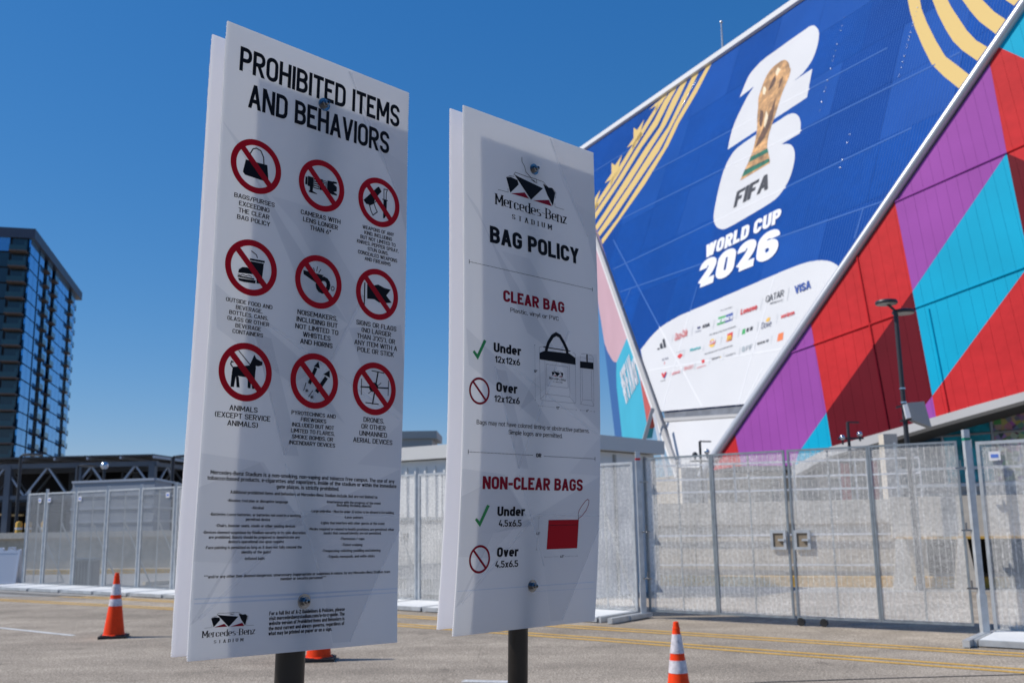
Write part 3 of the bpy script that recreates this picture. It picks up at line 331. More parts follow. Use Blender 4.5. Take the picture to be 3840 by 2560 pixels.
# ================================================================ ground and setting
mat('asphalt', (.345, .295, .235), .95, spec=.15, noise=((.3, .2), (2.2, .12), (14, .14), (45, .6), (120, .35)), bump=(50, .8, .016))
mat('yellow_paint', (.62, .36, .06), .8, noise=((3, .15), (40, .3)))
mat('white_paint', (.6, .6, .58), .8, noise=((3, .15), (40, .3)))
mat('tar', (.03, .03, .03), .7)
mat('concrete', (.50, .43, .33), .9, noise=((.6, .14), (5, .12)), bump=(20, .3, .01))
mat('concrete_light', (.58, .52, .43), .9, noise=((.8, .1), (9, .1)), bump=(20, .3, .01))
def worn(m):                               # cracks, dark drips and pale worn bands on the old asphalt
    n = m.node_tree.nodes; l = m.node_tree.links; b = n['Principled BSDF']; src = b.inputs['Base Color'].links[0].from_socket
    tc = n.new('ShaderNodeTexCoord'); dn = n.new('ShaderNodeTexNoise'); dn.inputs['Scale'].default_value = .9; dn.inputs['Detail'].default_value = 5; l.new(tc.outputs['Object'], dn.inputs['Vector'])
    ad = n.new('ShaderNodeVectorMath'); ad.operation = 'ADD'; l.new(tc.outputs['Object'], ad.inputs[0]); l.new(dn.outputs['Color'], ad.inputs[1])
    vo = n.new('ShaderNodeTexVoronoi'); vo.feature = 'DISTANCE_TO_EDGE'; vo.inputs['Scale'].default_value = .22; l.new(ad.outputs[0], vo.inputs['Vector'])
    m1 = n.new('ShaderNodeMapRange'); m1.inputs['From Min'].default_value = .0; m1.inputs['From Max'].default_value = .006; m1.inputs['To Min'].default_value = .85; l.new(vo.outputs['Distance'], m1.inputs['Value'])
    st = n.new('ShaderNodeTexNoise'); st.inputs['Scale'].default_value = 1.7; st.inputs['Detail'].default_value = 3; l.new(tc.outputs['Object'], st.inputs['Vector'])
    m2 = n.new('ShaderNodeMapRange'); m2.inputs['From Min'].default_value = .66; m2.inputs['From Max'].default_value = .72; m2.inputs['To Min'].default_value = 1; m2.inputs['To Max'].default_value = .72; l.new(st.outputs['Fac'], m2.inputs['Value'])
    mp = n.new('ShaderNodeMapping'); mp.inputs['Rotation'].default_value = (0, 0, .55); mp.inputs['Scale'].default_value = (.12, 1.1, 1); l.new(tc.outputs['Object'], mp.inputs['Vector'])
    tn = n.new('ShaderNodeTexNoise'); tn.inputs['Scale'].default_value = 1.0; tn.inputs['Detail'].default_value = 2; l.new(mp.outputs[0], tn.inputs['Vector'])
    m3 = n.new('ShaderNodeMapRange'); m3.inputs['From Min'].default_value = .4; m3.inputs['From Max'].default_value = .65; m3.inputs['To Min'].default_value = .9; m3.inputs['To Max'].default_value = 1.14; l.new(tn.outputs['Fac'], m3.inputs['Value'])
    a = n.new('ShaderNodeMath'); a.operation = 'MULTIPLY'; l.new(m1.outputs[0], a.inputs[0]); l.new(m2.outputs[0], a.inputs[1])
    a2 = n.new('ShaderNodeMath'); a2.operation = 'MULTIPLY'; l.new(a.outputs[0], a2.inputs[0]); l.new(m3.outputs[0], a2.inputs[1])
    sc_ = n.new('ShaderNodeVectorMath'); sc_.operation = 'SCALE'; l.new(src, sc_.inputs[0]); l.new(a2.outputs[0], sc_.inputs['Scale']); l.new(sc_.outputs[0], b.inputs['Base Color'])
worn(MATS['asphalt'])
g = MB(); s_ = 3000
g.add([(-s_, -s_, 0), (s_, -s_, 0), (s_, s_, 0), (-s_, s_, 0)], [(0, 1, 2, 3)]).build('ground', 'asphalt')['kind'] = 'structure'
def ribbon(pts, wd, z, name, m, kind='structure'):
    b = MB(); P = [Vector((p[0], p[1])) for p in pts]; n = len(P); vs = []
    for i in range(n):
        d = (P[min(i + 1, n - 1)] - P[max(i - 1, 0)]).normalized(); nn = Vector((-d.y, d.x)) * wd / 2
        vs += [(*(P[i] + nn), z), (*(P[i] - nn), z)]
    b.add(vs, [(2 * i, 2 * i + 1, 2 * i + 3, 2 * i + 2) for i in range(n - 1)])
    o = b.build(name, m); o['kind'] = kind; return o
def off(pts, d):
    P = [Vector((p[0], p[1])) for p in pts]; r = []
    for i in range(len(P)):
        t = (P[min(i + 1, len(P) - 1)] - P[max(i - 1, 0)]).normalized(); r.append(P[i] + Vector((-t.y, t.x)) * d)
    return r
LA = [gp(*p) for p in ((-700, 2190), (0, 2222), (655, 2255), (1510, 2310), (2200, 2352), (3840, 2455), (4700, 2512))]
LB = [gp(*p) for p in ((-700, 2218), (0, 2248), (655, 2282), (1510, 2343), (2200, 2392), (3840, 2515), (4700, 2585))]
for Lx in (LA, LB):
    for dd in (.12, -.12): ribbon(off(Lx, dd), .1, .004, 'road_line', 'yellow_paint')
ribbon([gp(-500, 2322), gp(0, 2353), gp(275, 2382)], .1, .004, 'road_line', 'white_paint')
ribbon([gp(1735, 2552), gp(1905, 2556)], .14, .004, 'road_line', 'white_paint')
ribbon([gp(2500, 2578), gp(2900, 2556), gp(3300, 2543), (*gp(3840, 2528)[:2],), (*gp(4500, 2500)[:2],)], .035, .004, 'tar_seam', 'tar')

# ================================================================ the two coroplast signs
WP, HP = .4572, 1.2192
mat('coroplast', (.88, .875, .90), .45, spec=.35, trans=.6)
def flute(m):                              # horizontal flutes of the twin-wall sheet show as faint lines
    n = m.node_tree.nodes; l = m.node_tree.links
    tc = n.new('ShaderNodeTexCoord'); wv = n.new('ShaderNodeTexWave'); wv.bands_direction = 'Y'; wv.inputs['Scale'].default_value = 68.0
    l.new(tc.outputs['Object'], wv.inputs['Vector'])
    nz = n.new('ShaderNodeTexNoise'); nz.inputs['Scale'].default_value = 3; nz.inputs['Detail'].default_value = 4; l.new(tc.outputs['Object'], nz.inputs['Vector'])
    for (inp, lo, hi) in ((n['Mix Shader'].inputs[0], n['Mix Shader'].inputs[0].default_value - .05, n['Mix Shader'].inputs[0].default_value + .05),):
        mr = n.new('ShaderNodeMapRange'); mr.inputs['To Min'].default_value = lo; mr.inputs['To Max'].default_value = hi
        l.new(wv.outputs['Fac'], mr.inputs['Value']); l.new(mr.outputs[0], inp)
    bu = n.new('ShaderNodeBump'); bu.inputs['Strength'].default_value = .12; bu.inputs['Distance'].default_value = .0003
    l.new(wv.outputs['Fac'], bu.inputs['Height']); l.new(bu.outputs[0], n['Principled BSDF'].inputs['Normal'])
flute(MATS['coroplast'])
mat('coroplast_printed', (.82, .82, .82), .45, spec=.3, trans=.5); flute(MATS['coroplast_printed'])
mat('flute_edge', (.92, .91, .91), .5, trans=.5)
mat('ink_black', (.006, .006, .009), .6, spec=.12, trans=.03)
mat('ink_red', (.46, .004, .014), .5, spec=.15, trans=.25)
mat('ink_crimson', (.27, .004, .02), .5, spec=.15, trans=.25)
mat('ink_green', (.02, .27, .07), .42, trans=.3)
mat('ink_grey', (.16, .17, .20), .5, trans=.2)
mat('film_a', (.90, .91, .925), film=True); mat('film_b', (.935, .94, .95), film=True); mat('film_c', (.80, .87, .97), film=True)
mat('ink_pale', (.80, .81, .85), .45, trans=.6)
_m = MATS['ink_pale']; _n = _m.node_tree.nodes; _t = _n.new('ShaderNodeBsdfTransparent'); _x = _n.new('ShaderNodeMixShader'); _x.inputs[0].default_value = .22
_m.node_tree.links.new(_t.outputs[0], _x.inputs[1]); _m.node_tree.links.new(_n['Mix Shader'].outputs[0], _x.inputs[2]); _m.node_tree.links.new(_x.outputs[0], _n['Material Output'].inputs['Surface'])
mat('bronze_tube', (.018, .014, .011), .38, metal=.3, noise=((12, .3),))
mat('steel_bolt', (.26, .27, .29), .22, metal=1., noise=((90, .2),))
mat('bolt_hole', (.01, .01, .012), .6)
KX = {'f': 'ink_black', 's': 'ink_black', 'r': 'ink_crimson', 'g': 'ink_grey', 'd': 'ink_black', 'p': 'ink_red', 'b': 'ink_black', 'k': 'ink_green'}
class Panel:
    def __init__(s, d, gap=(0, 0, 0, 0)):
        s.R, s.U, s.N = Vector(d['R']), Vector(d['U']), Vector(d['N']); s.k = d['k']
        gt, gb_, du, dv = gap
        N2 = s.N
        c = Vector(d['c']) + s.R * du + s.U * dv - N2 * (gt + gb_) / 2
        U2 = (s.U * HP - N2 * (gt - gb_)).normalized()
        s.frame = Matrix(((s.R.x, U2.x, s.N.x, c.x), (s.R.y, U2.y, s.N.y, c.y), (s.R.z, U2.z, s.N.z, c.z), (0, 0, 0, 1)))
    def d(s, y):                           # bow of the sheet, y in metres from the middle
        t = y / HP; return sum(a * t ** k for a, k in zip(s.k, (2, 3, 4)))
def mm(u, v): return (u / 1000 - WP / 2, v / 1000 - HP / 2)
def clipy(poly, y0, y1):
    for (yy, sgn) in ((y0, 1), (y1, -1)):
        o = []
        for i in range(len(poly)):
            a, b = poly[i], poly[(i + 1) % len(poly)]; fa, fb = (a[1] - yy) * sgn, (b[1] - yy) * sgn
            if fa >= 0: o.append(a)
            if (fa > 0 > fb) or (fa < 0 < fb):
                t = fa / (fa - fb); o.append((a[0] + (b[0] - a[0]) * t, yy))
        poly = o
        if len(poly) < 3: return None
    return poly
def bend(mb, P, dz):
    mb.v = [(x, y, z + P.d(y) + dz) for x, y, z in mb.v]; return mb
def sheet(P, name, par, seed, label=None):
    rnd = random.Random(seed); mb = MB(); n = 61; T = .0035
    ys = [-HP / 2 + HP * i / (n - 1) for i in range(n)]; vs = []
    for y in ys:
        for x in (-WP / 2, WP / 2): vs.append((x, y, P.d(y)))
    for y in ys:
        for x in (-WP / 2, WP / 2): vs.append((x, y, P.d(y) - T))
    fs = [(2 * i, 2 * i + 1, 2 * i + 3, 2 * i + 2) for i in range(n - 1)]
    fs += [(2 * n + 2 * i + 2, 2 * n + 2 * i + 3, 2 * n + 2 * i + 1, 2 * n + 2 * i) for i in range(n - 1)]
    fs += [(2 * (n - 1), 2 * n - 1, 4 * n - 1, 4 * n - 2), (0, 2 * n, 2 * n + 1, 1)]
    mb.add(vs, fs); o = mb.build(name, 'coroplast_printed' if name == 'front_board' else 'coroplast', par, P.frame, smooth=True, label=label)
    e = MB(); N = 264; p = HP / N            # cut flutes along both upright edges
    for sx in (-1, 1):
        for i in range(N):
            y = -HP / 2 + i * p; d0 = P.d(y + p / 2); x = sx * WP / 2; ex = x + sx * (.0011 + .0016 * rnd.random())
            e.add([(x, y + p * .12, d0), (ex, y + p * .5, d0 - .0004), (x, y + p * .88, d0), (x, y + p * .88, d0 - T), (ex - sx * .0008, y + p * .5, d0 - T), (x, y + p * .12, d0 - T)], [(0, 1, 2), (3, 4, 5), (0, 5, 4, 1), (1, 4, 3, 2)])
    e.build('flute_edge', 'flute_edge', o, P.frame, kind='stuff')
    return o
def band_poly(P, par, name, m, polys, dz):
    out = []
    for pl in polys:
        mb = MB(); q = [mm(*p) for p in pl]; lo, hi = min(a[1] for a in q), max(a[1] for a in q); k0 = math.floor(lo / .04)
        while k0 * .04 < hi:
            c = clipy(q, max(lo, k0 * .04), min(hi, (k0 + 1) * .04)); k0 += 1
            if c and max(a[1] for a in c) - min(a[1] for a in c) > 1e-5: mb.poly(c, 0)
        out.append(bend(mb, P, dz).build(name, m, par, P.frame))
    return out
def lines(P, par, name, m, items, dz=.00055):
    mb = MB()
    for it in items:
        txt, uL, uR, v, cap, wt = it[:6]; serif = len(it) > 6 and it[6]; tr = it[7] if len(it) > 7 else .06
        if uR is None:                     # uL is the centre, width from the reference scale
            raise ValueError
        def f(tx, y, uL=uL, uR=uR, v=v, cap=cap): return mm(uL + (uR - uL) * tx, v + y * cap)
        write(mb, txt, f, wt, serif, tr)
    return bend(mb, P, dz).build(name, m, par, P.frame, kind='stuff')
def block(rows, uc, v0, pitch, cap, ref, wt):
    i, wref = ref; W, _ = layout(rows[i], wt); k = wref / W; o = []
    for j, r in enumerate(rows):
        w = layout(r, wt)[0] * k; o.append((r, uc - w / 2, uc + w / 2, v0 - j * pitch, cap, wt))
    return o
def ring(mb, uc, vc, r1, r0, seg=56, z=0):
    vs = []
    for i in range(seg):
        t = 2 * math.pi * i / seg
        for r in (r1, r0): x, y = mm(uc + r * math.cos(t), vc + r * math.sin(t)); vs.append((x, y, z))
    mb.add(vs, [(2 * i, 2 * ((i + 1) % seg), 2 * ((i + 1) % seg) + 1, 2 * i + 1) for i in range(seg)])
def slash(mb, uc, vc, r, w, z):
    a = math.radians(-45.5); d = (math.cos(a), math.sin(a)); n = (-d[1] * w / 2, d[0] * w / 2)
    q = [(uc - d[0] * r + n[0], vc - d[1] * r + n[1]), (uc - d[0] * r - n[0], vc - d[1] * r - n[1]), (uc + d[0] * r - n[0], vc + d[1] * r - n[1]), (uc + d[0] * r + n[0], vc + d[1] * r + n[1])]
    mb.add([(*mm(*p), z) for p in q], [(0, 1, 2, 3)])
def art(P, par, items, tf=lambda p: p, ks=1., only=None, name='pictogram', dz=.00045):
    groups = {}
    for k, w_, pts in items: groups.setdefault(KX[k], []).append((k, w_, pts))
    out = []
    for m, its in groups.items():
        mb = MB(); c = 0
        for k, w_, pts in its:
            c += 1; z = (c % 6) * .00003; q = [mm(*tf(p)) for p in pts]
            if w_ == 0: mb.poly(q, z)
            elif k == 'd':                # dotted rule
                a, b = Vector(q[0]), Vector(q[-1]); L = (b - a).length; n = max(2, int(L / .0016)); d = (b - a) / n; nn = Vector((-d.y, d.x)).normalized() * w_ * ks / 2000
                for i in range(n):
                    s0, s1 = a + d * i, a + d * (i + .55); mb.add([(*(s0 + nn), z), (*(s0 - nn), z), (*(s1 - nn), z), (*(s1 + nn), z)], [(0, 1, 2, 3)])
            else:
                V = [Vector(p) for p in q]; cl = (V[0] - V[-1]).length < 1e-6
                vs, fs = stroke_strip(V, cl, lambda d: w_ * ks / 1000)
                mb.add([(*p, z) for p in vs], fs)
        out.append(bend(mb, P, dz).build(name, m, par, P.frame, kind='stuff'))
    return out
def bolt(P, par, u, v, r=.0105):
    x, y = mm(u, v); z = P.d(y); b = MB()
    b.lathe([(r * 1.35, z), (r * 1.35, z + .0016), (.001, z + .0016)], (x, y, 0), 24)
    b.lathe([(r * 1.05, z + .0016), (r * 1.05, z + .003), (.001, z + .003)], (x, y, 0), 24)
    b.lathe([(r * .8, z + .003), (r * .8, z + .0095), (r * .68, z + .0105), (.001, z + .0105)], (x, y, 0), 6)
    b.lathe([(r * .42, z + .0105), (r * .42, z + .016), (r * .25, z + .0165), (r * .25, z + .012)], (x, y, 0), 16)
    o = b.build('bolt', 'steel_bolt', par, P.frame)
    h = MB(); h.lathe([(r * .25, z + .0125), (.0002, z + .0125)], (x, y, 0), 16); h.build('bolt_socket', 'bolt_hole', o, P.frame); return o
def post(P, par, u, topv, rad, name='post'):
    # tube behind the front sheet, carried down to the ground
    def pt(v):
        x, y = mm(u, v); return P.frame @ Vector((x, y, P.d(y) - rad - .012))
    q1, q0 = pt(1116), pt(94); d = (q0 - q1) / (q0.z - q1.z); a = q1 + d * .03
    base = a + d * (0 - a.z); mb = MB(); mb.tube(base, a, rad, n=28)
    o = mb.build(name, 'bronze_tube', par, smooth=True)
    fl = MB(); fl.tube(base, base + Vector((0, 0, .012)), .11, n=24); fl.build('base_flange', 'bronze_tube', o)
    return base

def logo(P, par, sc_, du, dv, name='stadium_emblem'):
    tf = lambda p: (du + (p[0] - 99) * sc_, dv + (p[1] - 995) * sc_)
    art(P, par, LOGO, tf, sc_, name=name)
    lines(P, par, 'wordmark', 'ink_black', [('Mercedes-Benz', du, du + 247.6 * sc_, dv, 27.5 * sc_, .125, True, .06), ('STADIUM', du + 54.5 * sc_, du + 192 * sc_, dv - 26 * sc_, 13.4 * sc_, .15, True, .55)])

# ---- sign 1
P1 = Panel(PANELS[0]); Q1 = Panel(PANELS[0], (.0714, .0704, .0047, .0009))
root = thing('information_sign', 'tall white plastic board on dark post, headed prohibited items and behaviors', 'sign', P1.frame.translation * 1 - Vector((0, 0, P1.frame.translation.z)))
post(P1, root, 232, 1150, .0285)
front = sheet(P1, 'front_board', root, 1); rear = sheet(Q1, 'rear_board', root, 2)
X457, X1219 = 457.2, 1219.2
def pattern(P, par, s):
    A = [[(0, 1009), (44, 972), (199, 693), (310, 647), (150, 825)], [(287, 1214), (300, 1214), (334, 1110), (424, 977), (457, 880), (457, 1040), (365, 1067), (345, 1100)],
         [(6, 680), (199, 560), (310, 440), (14, 596)], [(310, 640), (447, 668), (457, 580), (457, 470), (360, 530)], [(0, 362), (128, 352), (222, 235), (100, 220), (17, 70), (0, 60)],
         [(227, 255), (457, 356), (457, 228), (340, 10), (300, 10), (267, 140)], [(94, 596), (130, 592), (205, 368), (171, 368)]]
    B = [[(115, 882), (177, 831), (310, 647), (345, 716), (210, 880)], [(310, 647), (218, 580), (171, 500), (274, 571)], [(344, 360), (457, 456), (457, 356)], [(0, 170), (85, 165), (200, 260), (120, 350), (0, 300)], [(365, 1067), (457, 1040), (457, 1219), (300, 1219), (334, 1128)],
         [(0, 0), (0, 60), (100, 220), (227, 255), (267, 140), (300, 0)]]
    band_poly(P, par, 'printed_shard', 'film_a', A, .00022); band_poly(P, par, 'printed_shard', 'film_b', B, .00028)
    L = [((292, 1214), (424, 977), 5), ((122, 619), (457, 456), 5), ((345, 716), (172, 368), 8), ((94, 600), (172, 368), 5), ((227, 255), (17, 70), 7), ((197, 260), (457, 257), 4), ((458, 228), (340, 10), 4), ((176, 352), (267, 140), 4)]
    pl = []
    for a, b, w_ in L:
        d = Vector(b) - Vector(a); nn = Vector((-d.y, d.x)).normalized() * w_ / 2
        pl.append([tuple(Vector(a) + nn), tuple(Vector(b) + nn), tuple(Vector(b) - nn), tuple(Vector(a) - nn)])
    band_poly(P, par, 'printed_ray', 'ink_pale', pl, .00034)
pattern(P1, front, 1)
lines(P1, front, 'title_lettering', 'ink_black', [('PROHIBITED ITEMS', 31, 432, 1124.5, 52, .165), ('AND BEHAVIORS', 54.3, 405, 1052.5, 51.5, .165)])
mb = MB(); rs = random.Random(5)
for i in range(26):                        # ink scraped off along the fold through the title
    u_ = 33 + 400 * i / 26 + rs.uniform(-4, 4); l_ = rs.uniform(3, 10); v_ = 1129.5 + rs.uniform(-.8, .8); mb.add([(*mm(u_, v_), 0), (*mm(u_ + l_, v_ - .5), 0), (*mm(u_ + l_, v_ + .1), 0), (*mm(u_, v_ + .8), 0)], [(0, 1, 2, 3)])
bend(mb, P1, .0009).build('title_scratches', 'ink_pale', front, P1.frame)['kind'] = 'stuff'
UC = (79, 232.5, 380.7); VC = (933.5, 725, 519.8)
CAPT = [block(['BAGS/PURSES', 'EXCEEDING', 'THE CLEAR', 'BAG POLICY'], 79, 859, 14.2, 9.3, (0, 89), .145), block(['CAMERAS WITH', 'LENS LONGER', 'THAN 6"'], 232.5, 860, 14.2, 9.8, (0, 97), .145),
 block(['WEAPONS OF ANY', 'KIND, INCLUDING', 'BUT NOT LIMITED TO', 'KNIVES, PEPPER SPRAY,', 'STUN GUNS,', 'CONCEALED WEAPONS', 'AND FIREARMS'], 380, 864, 11.6, 8.2, (0, 84.6), .15),
 block(['OUTSIDE FOOD AND', 'BEVERAGE,', 'BOTTLES, CANS,', 'GLASS OR OTHER', 'BEVERAGE', 'CONTAINERS'], 79, 650, 11.8, 7.9, (0, 99.4), .145), block(['NOISEMAKERS,', 'INCLUDING BUT', 'NOT LIMITED TO', 'WHISTLES', 'AND HORNS'], 233, 650, 14.6, 10, (0, 95.5), .145),
 block(['SIGNS OR FLAGS', '(NO LARGER', "THAN 3'X5'), OR", 'ANY ITEM WITH A', 'POLE OR STICK'], 381, 651, 14.3, 10.3, (0, 106), .14), block(['ANIMALS', '(EXCEPT SERVICE', 'ANIMALS)'], 79.5, 444.5, 14.3, 10, (0, 59), .14),
 block(['PYROTECHNICS AND', 'FIREWORKS', 'INCLUDED BUT NOT', 'LIMITED TO FLARES,', 'SMOKE BOMBS, OR', 'INCENDIARY DEVICES'], 234.5, 448.5, 11.7, 7.9, (0, 103), .145), block(['DRONES,', 'OR OTHER', 'UNMANNED', 'AERIAL DEVICES'], 381.5, 448, 14.5, 10, (0, 53), .14)]
IDX = [(0, 2), (2, 22), (22, 28), None, None, None, None, None, None]
def near(it):                              # which pictogram a stroke belongs to
    u = sum(p[0] for p in it[2]) / len(it[2]); v = sum(p[1] for p in it[2]) / len(it[2])
    return min(range(3), key=lambda i: abs(UC[i] - u)) + 3 * min(range(3), key=lambda j: abs(VC[j] - v))
for j in range(3):
    for i in range(3):
        k = i + 3 * j; mb = MB(); ring(mb, UC[i], VC[j], 56, 43.6); slash(mb, UC[i], VC[j], 45, 12.2, .00008)
        o = bend(mb, P1, .0007).build('prohibition_symbol', 'ink_red', front, P1.frame)
        art(P1, o, [it for it in ICONS if near(it) == k]); lines(P1, o, 'caption_lettering', 'ink_black', CAPT[k])
wp = .165; body = [
 ('Mercedes-Benz Stadium is a non-smoking, non-vaping and tobacco free campus. The use of any', 21, 441, 324.8, 7.6, wp), ('tobacco-based products, e-cigarettes and vaporizers, inside of the stadium or within the immediate', 15.6, 446.8, 314.6, 7.6, wp), ('gate plazas, is strictly prohibited.', 159, 302, 304, 7.6, wp),
 ('Additional prohibited items and behaviors at Mercedes-Benz Stadium include, but are not limited to:', 63, 398.5, 291.2, 6.3, wp)]
left_c = [('-Abusive, foul play or disruptive language', 57.4, 185.7, 276.3), ('-Alcohol', 108, 134, 263.8), ('-Batteries: Loose batteries, or batteries not used in a working,', 25.4, 217, 250.6), ('permitted device', 98, 149, 242.3), ('-Chairs, booster seats, stools or other seating devices', 38, 205, 230.5),
 ('-Devices deemed suspicious by Stadium security in its sole discretion', 13.8, 228.4, 218.2), ('are prohibited. Guests should be prepared to demonstrate any', 26, 216, 209.6), ("device's operational use upon request", 65, 181, 201.5), ('-Face painting is permitted as long as it does not fully conceal the', 19.7, 221.3, 191.2), ('identity of the guest', 93, 154, 182.6), ('-Inflated balls', 99, 142, 170.9)]
right_c = [('-Interference with the progress of the event', 273, 406.9, 279), ('(including throwing objects)', 298, 383, 273), ('-Large umbrellas - Must be under 33 inches to be allowed in the building', 237.7, 441.7, 260.5), ('-Laser pointers', 317, 364, 249.5), ('-Lights that interfere with other guests or the event', 260.9, 418.5, 237.8),
 ('-Masks required or related to health provisions are permitted; other', 235, 444.2, 225.8), ('masks that conceal identity are not permitted.', 270, 411, 218), ('-Thermoses / cups', 309, 369, 207), ('-Ticket scalping', 314, 364, 195.1), ('-Trespassing, soliciting, peddling and loitering', 267.7, 410.2, 183.6), ('-Tripods, monopods, and selfie sticks', 281.2, 396.1, 172.3)]
body += [(*r, 5.6, .17) for r in left_c] + [(*r, 5.4, .17) for r in right_c]
body += [('***and/or any other item deemed dangerous, unnecessary, inappropriate or suspicious in nature, by any Mercedes-Benz Stadium team', 21.6, 436.5, 140, 5.6, .17), ('member or security personnel***', 177.8, 279.6, 132.5, 5.6, .17)]
lines(P1, front, 'body_lettering', 'ink_black', body)
lines(P1, front, 'footer_lettering', 'ink_black', [('For a full list of A-Z Guidelines & Policies, please', 157, 326, 69.5, 6.9, .2), ('visit mercedesbenzstadium.com/a-to-z-guide. The', 157, 326, 60.5, 6.9, .2), ('website version of Prohibited Items and Behaviors is', 157, 326, 51.5, 6.9, .2), ('the most current and always governs, regardless of', 157, 326, 42.5, 6.9, .2), ('what may be printed on paper or on a sign.', 157, 297, 33.5, 6.9, .2)])
logo(P1, front, .4215, 24.6, 37.9)
band_poly(P1, front, 'blue_streak', 'film_c', [[(6, 106), (6, 104), (200, 103), (457, 107), (457, 109)], [(6, 98), (6, 96), (220, 95.5), (457, 99.5), (457, 101)]], .0004)
for (u_, v_) in ((231.2, 1116.1), (231.8, 91.7)): bolt(P1, front, u_, v_)
# ---- sign 2
P2 = Panel(PANELS[1]); Q2 = Panel(PANELS[1], (.0514, .0579, .0026, .0091))
root2 = thing('information_sign', 'white plastic bag policy board with clear bag drawings on a dark post', 'sign', P2.frame.translation * 1 - Vector((0, 0, P2.frame.translation.z)))
post(P2, root2, 221, 1150, .0235)
f2 = sheet(P2, 'front_board', root2, 3); r2 = sheet(Q2, 'rear_board', root2, 4)
pattern(P2, f2, 2)
lines(P2, f2, 'title_lettering', 'ink_black', [('BAG POLICY', 80, 388.6, 896.5, 41.4, .21)])
logo(P2, f2, 1., 99, 995)
lines(P2, f2, 'red_heading', 'ink_crimson', [('CLEAR BAG', 120.7, 329.5, 759, 28.2, .21), ('NON-CLEAR BAGS', 62, 393.4, 318, 29, .21)])
lines(P2, f2, 'body_lettering', 'ink_black', [('Plastic, vinyl or PVC', 143.4, 308.3, 736.5, 10.6, .11), ('Bags may not have colored tinting or obstructive patterns.', 39.4, 416, 462.7, 10.6, .12), ('Simple logos are permitted.', 138, 318, 445.2, 10.6, .12), ('OR', 228.6, 246.7, 395.4, 9.5, .2),
 ('12"', 219.5, 231.5, 598.5, 6.3, .18), ('12"', 296, 308, 515.5, 6.3, .18), ('6"', 405, 413, 515.5, 6.3, .18), ('4.5"', 236.5, 249, 213.5, 6.3, .18), ('6.5"', 321, 334, 158, 6.3, .18)])
lines(P2, f2, 'size_lettering', 'ink_black', [('Under', 89.5, 177.7, 634, 22.3, .22), ('12x12x6', 92.4, 174.2, 609.7, 15.7, .17), ('Over', 98, 165.3, 541.8, 22.6, .22), ('12x12x6', 91, 173.2, 517.6, 15.7, .17), ('Under', 109.8, 196.9, 257.8, 21.6, .22), ('4.5x6.5', 114.8, 187.4, 233.8, 15.2, .17), ('Over', 114, 181, 166, 21.8, .22), ('4.5x6.5', 110, 182, 142, 15.2, .17)])
for (u_, v_) in ((46.5, 538.7), (62.5, 163)):
    mb = MB(); ring(mb, u_, v_, 31.2, 26); slash(mb, u_, v_, 28, 5.4, .00006); bend(mb, P2, .0006).build('prohibition_symbol', 'ink_crimson', f2, P2.frame)
BAGART = [[k, 9.5 if w_ == 7 else (w_ * 1.35 if 0 < w_ < .6 else w_), p] for k, w_, p in BAGART]
art(P2, f2, BAGART, name='bag_drawing'); art(P2, f2, CRACK, name='tear')
logo(P2, f2, .238, 272.3, 586.5, 'small_emblem')
mb = MB()
for (a, b, v_) in ((15.1, 436.9, 837.3), (16.5, 220, 399.6), (256, 437.7, 399)):
    n_ = int((b - a) / 4.2)
    for i in range(n_):
        u_ = a + (b - a) * i / n_; mb.add([(*mm(u_ + x, v_ + y), 0) for x, y in ((0, -.75), (2.7, -.75), (2.7, .75), (0, .75))], [(0, 1, 2, 3)])
for (u_, v_) in ((15.1, 837.3), (436.9, 837.3), (16.5, 399.6), (437.7, 399)): mb.add([(*mm(u_ + x, v_ + y), 0) for x, y in ((-.8, -5), (.8, -5), (.8, 5), (-.8, 5))], [(0, 1, 2, 3)])
bend(mb, P2, .00042).build('dashed_rule', 'ink_black', f2, P2.frame, kind='stuff')
band_poly(P2, f2, 'blue_streak', 'film_c', [[(3, 97), (3, 95.5), (447, 94), (447, 96)], [(230, 84), (230, 83), (447, 79), (447, 80)]], .0004)
for (u_, v_) in ((232.3, 1116), (231.9, 96.3)): bolt(P2, f2, u_, v_)
# ================================================================ stadium
def FR(d): x, y, z, o = (Vector(d[k]) for k in 'xyzo'); return Matrix(((x.x, y.x, z.x, o.x), (x.y, y.y, z.y, o.y), (x.z, y.z, z.z, o.z), (0, 0, 0, 1)))
FB, FRD, FL = FR(FRAMES['blue']), FR(FRAMES['red']), FR(FRAMES['left'])
SM = dict(rough=.5, spec=.05)
mat('skin_blue', (.002, .064, .31), noise=((.12, .14), (1.5, .07)), **SM); mat('skin_white', (.64, .64, .645), noise=((.2, .03),), **SM)
mat('skin_gold', (.66, .475, .185), **SM); mat('seam_blue', (.06, .15, .42), **SM); mat('seam_white', (.73, .73, .74), **SM)
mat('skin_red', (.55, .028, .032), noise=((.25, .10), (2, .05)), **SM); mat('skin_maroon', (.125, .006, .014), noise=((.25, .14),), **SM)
mat('skin_purple', (.32, .075, .35), noise=((.25, .08),), **SM); mat('skin_cyan', (.004, .37, .56), noise=((.25, .07),), **SM)
mat('skin_pink', (.62, .40, .45), noise=((.2, .05),), **SM); mat('skin_bluegrey', (.05, .14, .36), **SM); mat('skin_cyan2', (.07, .45, .62), noise=((.2, .06),), **SM); mat('skin_salmon', (.55, .12, .11), **SM)
mat('print_dark', (.02, .022, .03), .5); mat('print_white', (.80, .80, .83), .4, coat=.2); mat('print_navy', (.03, .04, .12), .5); mat('print_blue', (.01, .06, .30), .5); mat('print_red', (.62, .03, .03), .5)
mat('print_pink', (.66, .2, .22), .5); mat('print_teal', (.02, .38, .40), .5); mat('print_gold', (.75, .42, .05), .5); mat('print_grey', (.34, .38, .40), .5); mat('print_green', (.04, .36, .10), .5); mat('print_yellow', (.75, .50, .08), .5)
